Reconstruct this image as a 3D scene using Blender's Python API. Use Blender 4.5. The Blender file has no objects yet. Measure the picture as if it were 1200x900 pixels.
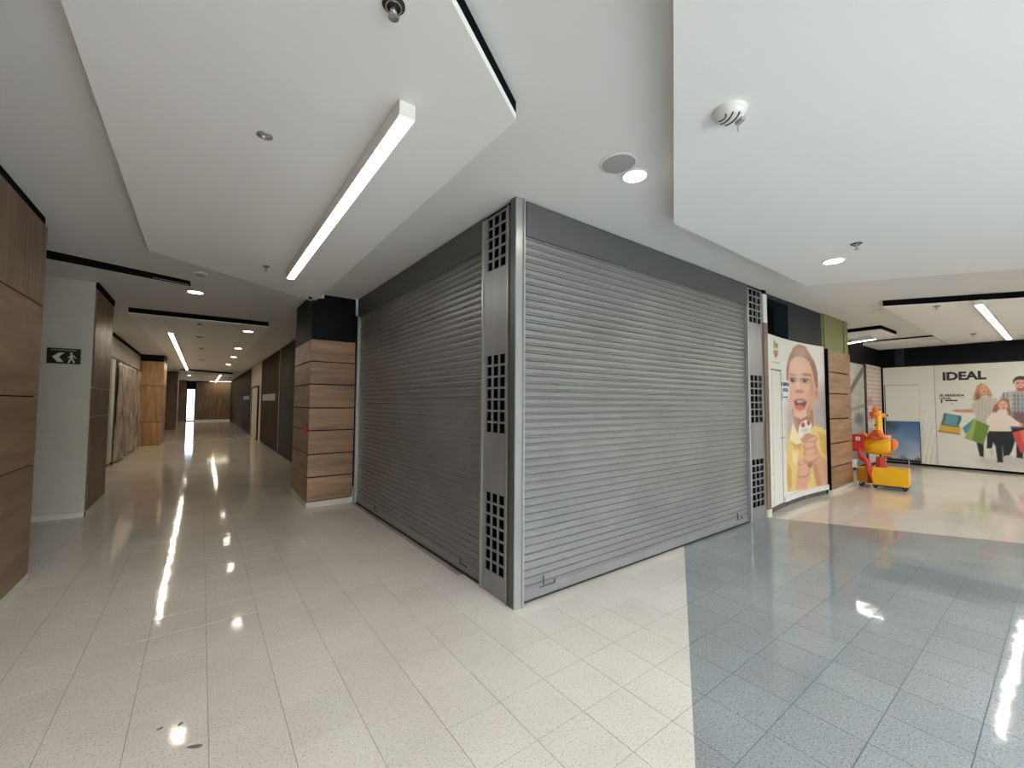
import bpy, bmesh, math, random
import numpy as np
from mathutils import Matrix, Vector

random.seed(7)
SC = bpy.context.scene
COL = SC.collection
PI = math.pi

# ------------------------------------------------------------------ camera
CAM_H = 1.525
cam_data = bpy.data.cameras.new('camera')
cam_data.sensor_width = 36.0
cam_data.lens = 36.0 * 486.8 / 1200.0
cam_data.clip_start = 0.05
cam = bpy.data.objects.new('camera', cam_data)
COL.objects.link(cam)
az, pit, rol = math.radians(53.257), math.radians(2.627), math.radians(0.339)
fw = Vector((math.cos(az) * math.cos(pit), math.sin(az) * math.cos(pit), math.sin(pit)))
rt0 = Vector((math.sin(az), -math.cos(az), 0.0))
up0 = rt0.cross(fw)
rt = math.cos(rol) * rt0 + math.sin(rol) * up0
up = math.cos(rol) * up0 - math.sin(rol) * rt0
cam.matrix_world = Matrix(((rt.x, up.x, -fw.x, 0.0), (rt.y, up.y, -fw.y, 0.0), (rt.z, up.z, -fw.z, CAM_H), (0, 0, 0, 1)))
SC.camera = cam

# ------------------------------------------------------------------ world, daylight, exposure
SKY_STRENGTH = 23.0
LED = 15.0
LED_FAR = 28.0
LED_HALL = 36.0
DOWN = 30.0
world = bpy.data.worlds.new('overcast_sky')
SC.world = world
world.use_nodes = True
wn = world.node_tree.nodes
wn['Background'].inputs[0].default_value = (0.84, 0.915, 1.0, 1)
wn['Background'].inputs[1].default_value = SKY_STRENGTH
portal = bpy.data.lights.new('entrance_portal', 'AREA')
portal.shape = 'RECTANGLE'; portal.size = 5.6; portal.size_y = 11.0
portal.cycles.is_portal = True
po = bpy.data.objects.new('entrance_portal', portal)
po.location = (1.8, -8.5, 5.0); po.rotation_euler = (0, 0, 0)
COL.objects.link(po)
vs = SC.view_settings
vs.view_transform = 'Standard'; vs.look = 'None'; vs.gamma = 1.0; vs.use_curve_mapping = False
vs.exposure = 0.18
SC.cycles.use_denoising = True
SC.cycles.max_bounces = 10
SC.cycles.diffuse_bounces = 6
SC.cycles.sample_clamp_indirect = 6.0

# ------------------------------------------------------------------ materials
def lin(c):
    return tuple(((x / 255.0) / 12.92 if x / 255.0 <= 0.04045 else ((x / 255.0 + 0.055) / 1.055) ** 2.4) for x in c)

MATS = {}
def mat(name, col, rough=0.5, metal=0.0, spec=0.5, var=0.0, vscale=(4, 4, 4), var2=None, bump=0.0, bscale=60.0, emit=None, coat=0.0, rand=0.0, bstretch=(1, 1, 1)):
    m = bpy.data.materials.new(name); m.use_nodes = True
    n = m.node_tree.nodes; l = m.node_tree.links
    b = n['Principled BSDF']
    b.inputs['Base Color'].default_value = (*col, 1)
    b.inputs['Roughness'].default_value = rough
    b.inputs['Metallic'].default_value = metal
    b.inputs['Specular IOR Level'].default_value = spec
    b.inputs['Coat Weight'].default_value = coat
    geo = n.new('ShaderNodeNewGeometry')
    if var > 0 or rand > 0:
        mp = n.new('ShaderNodeMapping'); mp.inputs['Scale'].default_value = vscale
        oi = n.new('ShaderNodeObjectInfo')
        add = n.new('ShaderNodeVectorMath'); add.operation = 'MULTIPLY_ADD'
        cx = n.new('ShaderNodeCombineXYZ')
        for k in range(3): l.new(oi.outputs['Random'], cx.inputs[k])
        add.inputs[1].default_value = (9.1 * (rand > 0), 7.3 * (rand > 0), 5.7 * (rand > 0))
        l.new(cx.outputs[0], add.inputs[0]); l.new(geo.outputs['Position'], add.inputs[2])
        l.new(add.outputs[0], mp.inputs['Vector'])
        nz = n.new('ShaderNodeTexNoise'); nz.inputs['Scale'].default_value = 1.0; nz.inputs['Detail'].default_value = 6.0; nz.inputs['Roughness'].default_value = 0.6
        l.new(mp.outputs[0], nz.inputs['Vector'])
        rp = n.new('ShaderNodeValToRGB')
        c2 = var2 if var2 else tuple(max(0, x * (1 - var)) for x in col)
        c3 = tuple(min(1, x * (1 + var * 0.6)) for x in col)
        rp.color_ramp.elements[0].position = 0.32; rp.color_ramp.elements[0].color = (*c2, 1)
        rp.color_ramp.elements[1].position = 0.68; rp.color_ramp.elements[1].color = (*c3, 1)
        l.new(nz.outputs['Fac'], rp.inputs[0])
        out = rp.outputs[0]
        if rand > 0:
            mr = n.new('ShaderNodeMapRange'); mr.inputs['To Min'].default_value = 1 - rand; mr.inputs['To Max'].default_value = 1 + rand * 0.6
            l.new(oi.outputs['Random'], mr.inputs['Value'])
            mx = n.new('ShaderNodeMix'); mx.data_type = 'RGBA'; mx.blend_type = 'MULTIPLY'; mx.inputs[0].default_value = 1.0
            l.new(out, mx.inputs[6]); l.new(mr.outputs[0], mx.inputs[7]); out = mx.outputs[2]
        l.new(out, b.inputs['Base Color'])
    if bump > 0:
        mp2 = n.new('ShaderNodeMapping'); mp2.inputs['Scale'].default_value = bstretch
        l.new(geo.outputs['Position'], mp2.inputs['Vector'])
        nb = n.new('ShaderNodeTexNoise'); nb.inputs['Scale'].default_value = bscale; nb.inputs['Detail'].default_value = 3.0
        bp = n.new('ShaderNodeBump'); bp.inputs['Strength'].default_value = bump; bp.inputs['Distance'].default_value = 0.01
        l.new(mp2.outputs[0], nb.inputs['Vector']); l.new(nb.outputs['Fac'], bp.inputs['Height']); l.new(bp.outputs[0], b.inputs['Normal'])
    if emit:
        b.inputs['Emission Color'].default_value = (*emit[0], 1); b.inputs['Emission Strength'].default_value = emit[1]
    MATS[name] = m
    return m

def terrazzo(name, base, chips_dark, chips_light, rough, rand):
    m = bpy.data.materials.new(name); m.use_nodes = True
    n = m.node_tree.nodes; l = m.node_tree.links; b = n['Principled BSDF']
    geo = n.new('ShaderNodeNewGeometry')
    def noise(scale, det):
        t = n.new('ShaderNodeTexNoise'); t.inputs['Scale'].default_value = scale; t.inputs['Detail'].default_value = det
        l.new(geo.outputs['Position'], t.inputs['Vector']); return t
    def mix(fac, a, c2, blend='MIX'):
        x = n.new('ShaderNodeMix'); x.data_type = 'RGBA'; x.blend_type = blend
        if isinstance(fac, float): x.inputs[0].default_value = fac
        else: l.new(fac, x.inputs[0])
        for s, v in ((6, a), (7, c2)):
            if isinstance(v, tuple): x.inputs[s].default_value = (*v, 1)
            else: l.new(v, x.inputs[s])
        return x.outputs[2]
    def step(t, lo, hi):
        r = n.new('ShaderNodeMapRange'); r.inputs['From Min'].default_value = lo; r.inputs['From Max'].default_value = hi
        l.new(t.outputs['Fac'], r.inputs['Value']); return r.outputs[0]
    c = mix(step(noise(110, 2), 0.56, 0.66), base, chips_dark)
    c = mix(step(noise(150, 2), 0.58, 0.66), c, chips_light)
    c = mix(step(noise(1.3, 4), 0.35, 0.7), c, mix(1.0, c, (0.90, 0.89, 0.87), 'MULTIPLY'))
    oi = n.new('ShaderNodeObjectInfo')
    mr = n.new('ShaderNodeMapRange'); mr.inputs['To Min'].default_value = 1 - rand; mr.inputs['To Max'].default_value = 1 + rand
    l.new(oi.outputs['Random'], mr.inputs['Value'])
    c = mix(1.0, c, mr.outputs[0], 'MULTIPLY')
    l.new(c, b.inputs['Base Color'])
    r2 = n.new('ShaderNodeMapRange'); r2.inputs['To Min'].default_value = rough * 0.7; r2.inputs['To Max'].default_value = rough * 1.3
    l.new(noise(2.2, 5).outputs['Fac'], r2.inputs['Value']); l.new(r2.outputs[0], b.inputs['Roughness'])
    bp = n.new('ShaderNodeBump'); bp.inputs['Strength'].default_value = 0.08; bp.inputs['Distance'].default_value = 0.02
    l.new(noise(4.0, 2).outputs['Fac'], bp.inputs['Height']); l.new(bp.outputs[0], b.inputs['Normal'])
    MATS[name] = m
    return m

terrazzo('cream_terrazzo', (0.74, 0.688, 0.62), (0.50, 0.45, 0.38), (0.82, 0.78, 0.70), 0.065, 0.025)
terrazzo('grey_terrazzo', (0.29, 0.31, 0.315), (0.155, 0.175, 0.185), (0.44, 0.47, 0.48), 0.055, 0.04)
mat('grey_grout', (0.13, 0.14, 0.145), 0.8, var=0.2, vscale=(3, 3, 3))
mat('grout', (0.33, 0.30, 0.255), 0.8, var=0.25, vscale=(3, 3, 3))
mat('paving', (0.55, 0.54, 0.51), 0.7, var=0.15, vscale=(2, 2, 2))
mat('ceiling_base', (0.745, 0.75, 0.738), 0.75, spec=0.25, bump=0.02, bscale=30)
mat('ceiling_paint', (0.84, 0.845, 0.835), 0.75, spec=0.25, bump=0.02, bscale=30)
mat('white_paint', (0.53, 0.505, 0.445), 0.6, spec=0.3, var=0.05, vscale=(2, 2, 2))
mat('drywall', (0.50, 0.47, 0.43), 0.8, var=0.15, vscale=(1.5, 1.5, 1.5))
mat('skirting', (0.66, 0.62, 0.54), 0.35, var=0.08, vscale=(3, 3, 3))
mat('wood_level', (0.345, 0.205, 0.118), 0.45, var=0.38, vscale=(1.1, 1.1, 10), rand=0.12, bump=0.05, bscale=6, bstretch=(1, 1, 12))
mat('wood_shaded', (0.25, 0.155, 0.093), 0.45, var=0.36, vscale=(1.1, 1.1, 9), rand=0.08)  # same laminate as wood_level, with the left wall's shade put into the colour
mat('kick_shade', (0.09, 0.092, 0.09), 0.5)  # shade of the recess under the poster board put into the colour
mat('wood_upright', (0.215, 0.136, 0.085), 0.45, var=0.5, vscale=(14, 14, 1.1), rand=0.10, bump=0.05, bscale=6, bstretch=(12, 12, 1))
mat('wood_dark', (0.19, 0.115, 0.065), 0.4, var=0.45, vscale=(14, 14, 0.9), rand=0.10)
mat('wood_amber', (0.42, 0.24, 0.10), 0.4, var=0.4, vscale=(12, 12, 0.9), rand=0.08)
mat('black_void', (0.004, 0.0045, 0.006), 0.8, spec=0.05)
mat('black_panel', (0.005, 0.006, 0.009), 0.5, spec=0.12)
mat('slate_panel', (0.022, 0.031, 0.037), 0.5, spec=0.15, var=0.2, vscale=(1, 1, 1))
mat('dark_stone', (0.045, 0.031, 0.017), 0.6, spec=0.02, var=0.4, vscale=(3, 3, 0.8))
mat('dark_glass', (0.034, 0.029, 0.017), 0.5, spec=0.03, var=0.3, vscale=(2, 2, 1))
mat('green_panel', (0.20, 0.22, 0.085), 0.5, var=0.12, vscale=(1, 1, 1))
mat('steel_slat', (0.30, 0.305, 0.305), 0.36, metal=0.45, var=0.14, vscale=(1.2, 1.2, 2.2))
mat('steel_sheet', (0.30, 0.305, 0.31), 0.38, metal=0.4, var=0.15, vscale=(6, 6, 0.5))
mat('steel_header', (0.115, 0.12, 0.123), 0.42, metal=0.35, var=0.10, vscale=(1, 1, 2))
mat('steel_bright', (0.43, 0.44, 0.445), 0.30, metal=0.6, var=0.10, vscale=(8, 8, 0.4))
mat('scrape', (0.075, 0.077, 0.082), 0.6)
mat('chrome', (0.6, 0.6, 0.6), 0.2, metal=0.9)
mat('speaker_grey', (0.40, 0.40, 0.40), 0.7, bump=0.3, bscale=400)
mat('plastic_white', (0.78, 0.78, 0.76), 0.4)
mat('plastic_grey', (0.34, 0.34, 0.36), 0.5)
mat('plastic_black', (0.015, 0.015, 0.016), 0.4)
mat('led', (0.9, 0.9, 0.88), 0.4, emit=((1.0, 0.95, 0.86), LED))
mat('led_hall', (0.9, 0.9, 0.88), 0.4, emit=((1.0, 0.94, 0.83), LED_HALL))
mat('led_warm', (0.9, 0.88, 0.82), 0.4, emit=((1.0, 0.85, 0.64), LED_FAR))
mat('downlight_glow', (0.9, 0.9, 0.88), 0.4, emit=((1.0, 0.94, 0.84), DOWN))
mat('downlight_warm', (0.9, 0.9, 0.88), 0.4, emit=((1.0, 0.88, 0.70), DOWN))
mat('sign_black', (0.008, 0.010, 0.009), 0.3)
mat('sign_pale', (0.62, 0.64, 0.50), 0.5)
mat('ink', (0.022, 0.022, 0.026), 0.5)
mat('ink_blue', (0.10, 0.13, 0.22), 0.5)
mat('ink_green', (0.32, 0.42, 0.30), 0.5)
mat('hoarding_white', (0.76, 0.77, 0.72), 0.4, bump=0.04, bscale=4)
mat('ride_red', (0.62, 0.035, 0.022), 0.25, coat=0.4, var=0.12, vscale=(3, 3, 3))
mat('ride_yellow', (0.98, 0.56, 0.008), 0.28, coat=0.4, var=0.08, vscale=(3, 3, 3))
mat('ride_orange', (0.80, 0.17, 0.02), 0.28, coat=0.4, var=0.15, vscale=(6, 6, 6))
mat('ride_amber', (0.86, 0.34, 0.02), 0.28, coat=0.4)
mat('rubber', (0.012, 0.012, 0.013), 0.6)
mat('alarm_red', (0.45, 0.02, 0.02), 0.35)
mat('plastic_sheet', (0.44, 0.38, 0.32), 0.25, spec=0.5, var=0.5, var2=(0.10, 0.07, 0.05), vscale=(3, 2.4, 1.1), bump=0.6, bscale=5)
mat('stain', (0.16, 0.14, 0.12), 0.5)

def glass():
    m = bpy.data.materials.new('door_glass'); m.use_nodes = True
    n = m.node_tree.nodes; l = m.node_tree.links
    b = n['Principled BSDF']; b.inputs['Base Color'].default_value = (0.19, 0.22, 0.25, 1); b.inputs['Roughness'].default_value = 0.03
    b.inputs['Transmission Weight'].default_value = 1.0; b.inputs['IOR'].default_value = 1.02
    MATS['door_glass'] = m
glass()

def print_material():
    m = bpy.data.materials.new('printed_sheet'); m.use_nodes = True
    n = m.node_tree.nodes; l = m.node_tree.links; b = n['Principled BSDF']
    a = n.new('ShaderNodeVertexColor'); a.layer_name = 'print'
    l.new(a.outputs['Color'], b.inputs['Base Color']); b.inputs['Roughness'].default_value = 0.38
    MATS['printed_sheet'] = m
print_material()

# ------------------------------------------------------------------ mesh helpers
class MB:
    def __init__(s): s.v = []; s.f = []
    def quad(s, a, b, c, d): k = len(s.v); s.v += [a, b, c, d]; s.f.append((k, k + 1, k + 2, k + 3))
    def box(s, x0, x1, y0, y1, z0, z1):
        k = len(s.v)
        s.v += [(x0, y0, z0), (x1, y0, z0), (x1, y1, z0), (x0, y1, z0), (x0, y0, z1), (x1, y0, z1), (x1, y1, z1), (x0, y1, z1)]
        s.f += [tuple(k + i for i in q) for q in ((0, 3, 2, 1), (4, 5, 6, 7), (0, 1, 5, 4), (1, 2, 6, 5), (2, 3, 7, 6), (3, 0, 4, 7))]
        return s
    def prism(s, pts, z0, z1):
        k = len(s.v); n = len(pts)
        a = sum(pts[i][0] * pts[(i + 1) % n][1] - pts[(i + 1) % n][0] * pts[i][1] for i in range(n))
        if a < 0: pts = pts[::-1]
        s.v += [(p[0], p[1], z0) for p in pts] + [(p[0], p[1], z1) for p in pts]
        s.f.append(tuple(k + i for i in range(n))[::-1]); s.f.append(tuple(k + n + i for i in range(n)))
        for i in range(n):
            j = (i + 1) % n; s.f.append((k + i, k + j, k + n + j, k + n + i))
        return s
    def lathe(s, prof, c=(0, 0, 0), n=24, axis='z'):
        k = len(s.v); m = len(prof)
        for i in range(n):
            a = 2 * PI * i / n
            for r, h in prof:
                p = (r * math.cos(a), r * math.sin(a), h)
                if axis == 'x': p = (p[2], p[0], p[1])
                elif axis == 'y': p = (p[0], p[2], p[1])
                s.v.append((p[0] + c[0], p[1] + c[1], p[2] + c[2]))
        for i in range(n):
            j = (i + 1) % n
            for q in range(m - 1):
                s.f.append((k + i * m + q, k + j * m + q, k + j * m + q + 1, k + i * m + q + 1))
        return s
    def tube(s, pts, r, n=10):
        P = [Vector(p) for p in pts]; R = r if isinstance(r, (list, tuple)) else [r] * len(P)
        k0 = len(s.v)
        for i, p in enumerate(P):
            t = (P[min(i + 1, len(P) - 1)] - P[max(i - 1, 0)]).normalized()
            a = t.cross(Vector((0, 0, 1)))
            if a.length < 0.05: a = t.cross(Vector((0, 1, 0)))
            a.normalize(); b = t.cross(a)
            for q in range(n):
                w = 2 * PI * q / n
                s.v.append(tuple(p + (a * math.cos(w) + b * math.sin(w)) * R[i]))
        for i in range(len(P) - 1):
            for q in range(n):
                e = (q + 1) % n
                s.f.append((k0 + i * n + q, k0 + (i + 1) * n + q, k0 + (i + 1) * n + e, k0 + i * n + e))
        s.f.append(tuple(k0 + q for q in range(n))); s.f.append(tuple(k0 + (len(P) - 1) * n + q for q in range(n))[::-1])
        return s
    def ball(s, c, r, nu=16, nv=10):
        k = len(s.v)
        for j in range(nv + 1):
            t = PI * j / nv
            for i in range(nu):
                a = 2 * PI * i / nu
                s.v.append((c[0] + r[0] * math.sin(t) * math.cos(a), c[1] + r[1] * math.sin(t) * math.sin(a), c[2] + r[2] * math.cos(t)))
        for j in range(nv):
            for i in range(nu):
                e = (i + 1) % nu
                s.f.append((k + j * nu + i, k + (j + 1) * nu + i, k + (j + 1) * nu + e, k + j * nu + e))
        return s
    def mesh(s, name, m, smooth=False, bevel=0.0):
        me = bpy.data.meshes.new(name); me.from_pydata(s.v, [], s.f); me.update()
        bm = bmesh.new(); bm.from_mesh(me)
        bmesh.ops.remove_doubles(bm, verts=bm.verts, dist=1e-5)
        bmesh.ops.recalc_face_normals(bm, faces=bm.faces)
        if bevel > 0:
            bmesh.ops.bevel(bm, geom=[e for e in bm.edges if e.calc_face_angle(0) > 0.5], offset=bevel, segments=1, affect='EDGES')
        bm.to_mesh(me); bm.free()
        if smooth:
            me.polygons.foreach_set('use_smooth', [True] * len(me.polygons))
        me.materials.append(MATS[m])
        return me
    def build(s, name, m, parent=None, smooth=False, bevel=0.0, loc=None):
        return put(name, s.mesh(name, m, smooth, bevel), parent, loc)

def put(name, me, parent=None, loc=None, rot=None):
    o = bpy.data.objects.new(name, me); COL.objects.link(o)
    if parent: o.parent = parent
    if loc: o.location = loc
    if rot: o.rotation_euler = rot
    return o

def tag(o, label, cat, group=None, kind=None):
    o['label'] = label; o['category'] = cat
    if group: o['group'] = group
    if kind: o['kind'] = kind
    return o

def thing(name, label, cat, loc=(0, 0, 0), rotz=0.0, group=None, kind=None):
    o = bpy.data.objects.new(name, None); COL.objects.link(o)
    o.location = loc; o.rotation_euler = (0, 0, rotz); o.empty_display_size = 0.1
    return tag(o, label, cat, group, kind)

def bx(*a): return MB().box(*a)

def text(name, s, m, parent, loc, rot, size, width=None, bold=0.0, depth=0.0015):
    cu = bpy.data.curves.new(name, 'FONT'); cu.body = s; cu.size = size; cu.extrude = depth; cu.offset = bold; cu.resolution_u = 3
    t = bpy.data.objects.new(name, cu); COL.objects.link(t)
    bpy.context.view_layer.update()
    me = bpy.data.meshes.new_from_object(t.evaluated_get(bpy.context.evaluated_depsgraph_get()))
    bpy.data.objects.remove(t); bpy.data.curves.remove(cu)
    if width:
        xs = [v.co.x for v in me.vertices]; k = width / max(1e-6, max(xs) - min(xs)); x0 = min(xs)
        for v in me.vertices: v.co.x = (v.co.x - x0) * k
    me.materials.clear(); me.materials.append(MATS[m])
    return put(name, me, parent, loc, rot)

def inside_alpha(U, V, pts, soft):
    n = len(pts); ins = np.zeros(U.shape, bool); d2 = np.full(U.shape, 1e9)
    for i in range(n):
        x0, y0 = pts[i]; x1, y1 = pts[(i + 1) % n]
        if y0 != y1:
            c = ((y0 > V) != (y1 > V)) & (U < (x1 - x0) * (V - y0) / (y1 - y0) + x0); ins ^= c
        dx, dy = x1 - x0, y1 - y0; L = dx * dx + dy * dy + 1e-12
        t = np.clip(((U - x0) * dx + (V - y0) * dy) / L, 0, 1)
        d2 = np.minimum(d2, (U - x0 - t * dx) ** 2 + (V - y0 - t * dy) ** 2)
    sd = np.sqrt(d2) * np.where(ins, 1, -1)
    return np.clip(0.5 + sd / soft, 0, 1)

def printed(name, u0, u1, v0, v1, step, pos, bg, shapes, parent):
    """A printed sheet: colours of flat ink stored per vertex on a fine grid."""
    nu = max(2, int(round((u1 - u0) / step[0])) + 1); nv = max(2, int(round((v1 - v0) / step[1])) + 1)
    U, V = np.meshgrid(np.linspace(u0, u1, nu), np.linspace(v0, v1, nv))
    C = bg(U, V)
    for kind, col, soft, pts in shapes:
        if kind == 'p': a = inside_alpha(U, V, pts, max(soft, 0.006))
        else:
            (cx, cy), (rx, ry) = pts; rx = max(rx, 0.004); ry = max(ry, 0.004)
            q = np.sqrt(((U - cx) / rx) ** 2 + ((V - cy) / ry) ** 2)
            a = np.clip(0.5 + (1 - q) * min(rx, ry) / max(soft, 0.006), 0, 1)
        C = C * (1 - a[..., None]) + np.array(col, float) * a[..., None]
    C = np.clip(C, 0, 255) / 255.0
    C = np.where(C <= 0.04045, C / 12.92, ((C + 0.055) / 1.055) ** 2.4)
    P = [pos(float(a), float(b)) for a, b in zip(U.ravel(), V.ravel())]
    idx = np.arange(nu * nv).reshape(nv, nu)
    F = np.stack([idx[:-1, :-1], idx[:-1, 1:], idx[1:, 1:], idx[1:, :-1]], -1).reshape(-1, 4)
    me = bpy.data.meshes.new(name); me.from_pydata(P, [], F.tolist()); me.update()
    at = me.color_attributes.new('print', 'FLOAT_COLOR', 'POINT')
    rgba = np.concatenate([C.reshape(-1, 3), np.ones((nu * nv, 1))], 1).astype(np.float32)
    at.data.foreach_set('color', rgba.ravel())
    me.materials.append(MATS['printed_sheet'])
    return put(name, me, parent)

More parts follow.
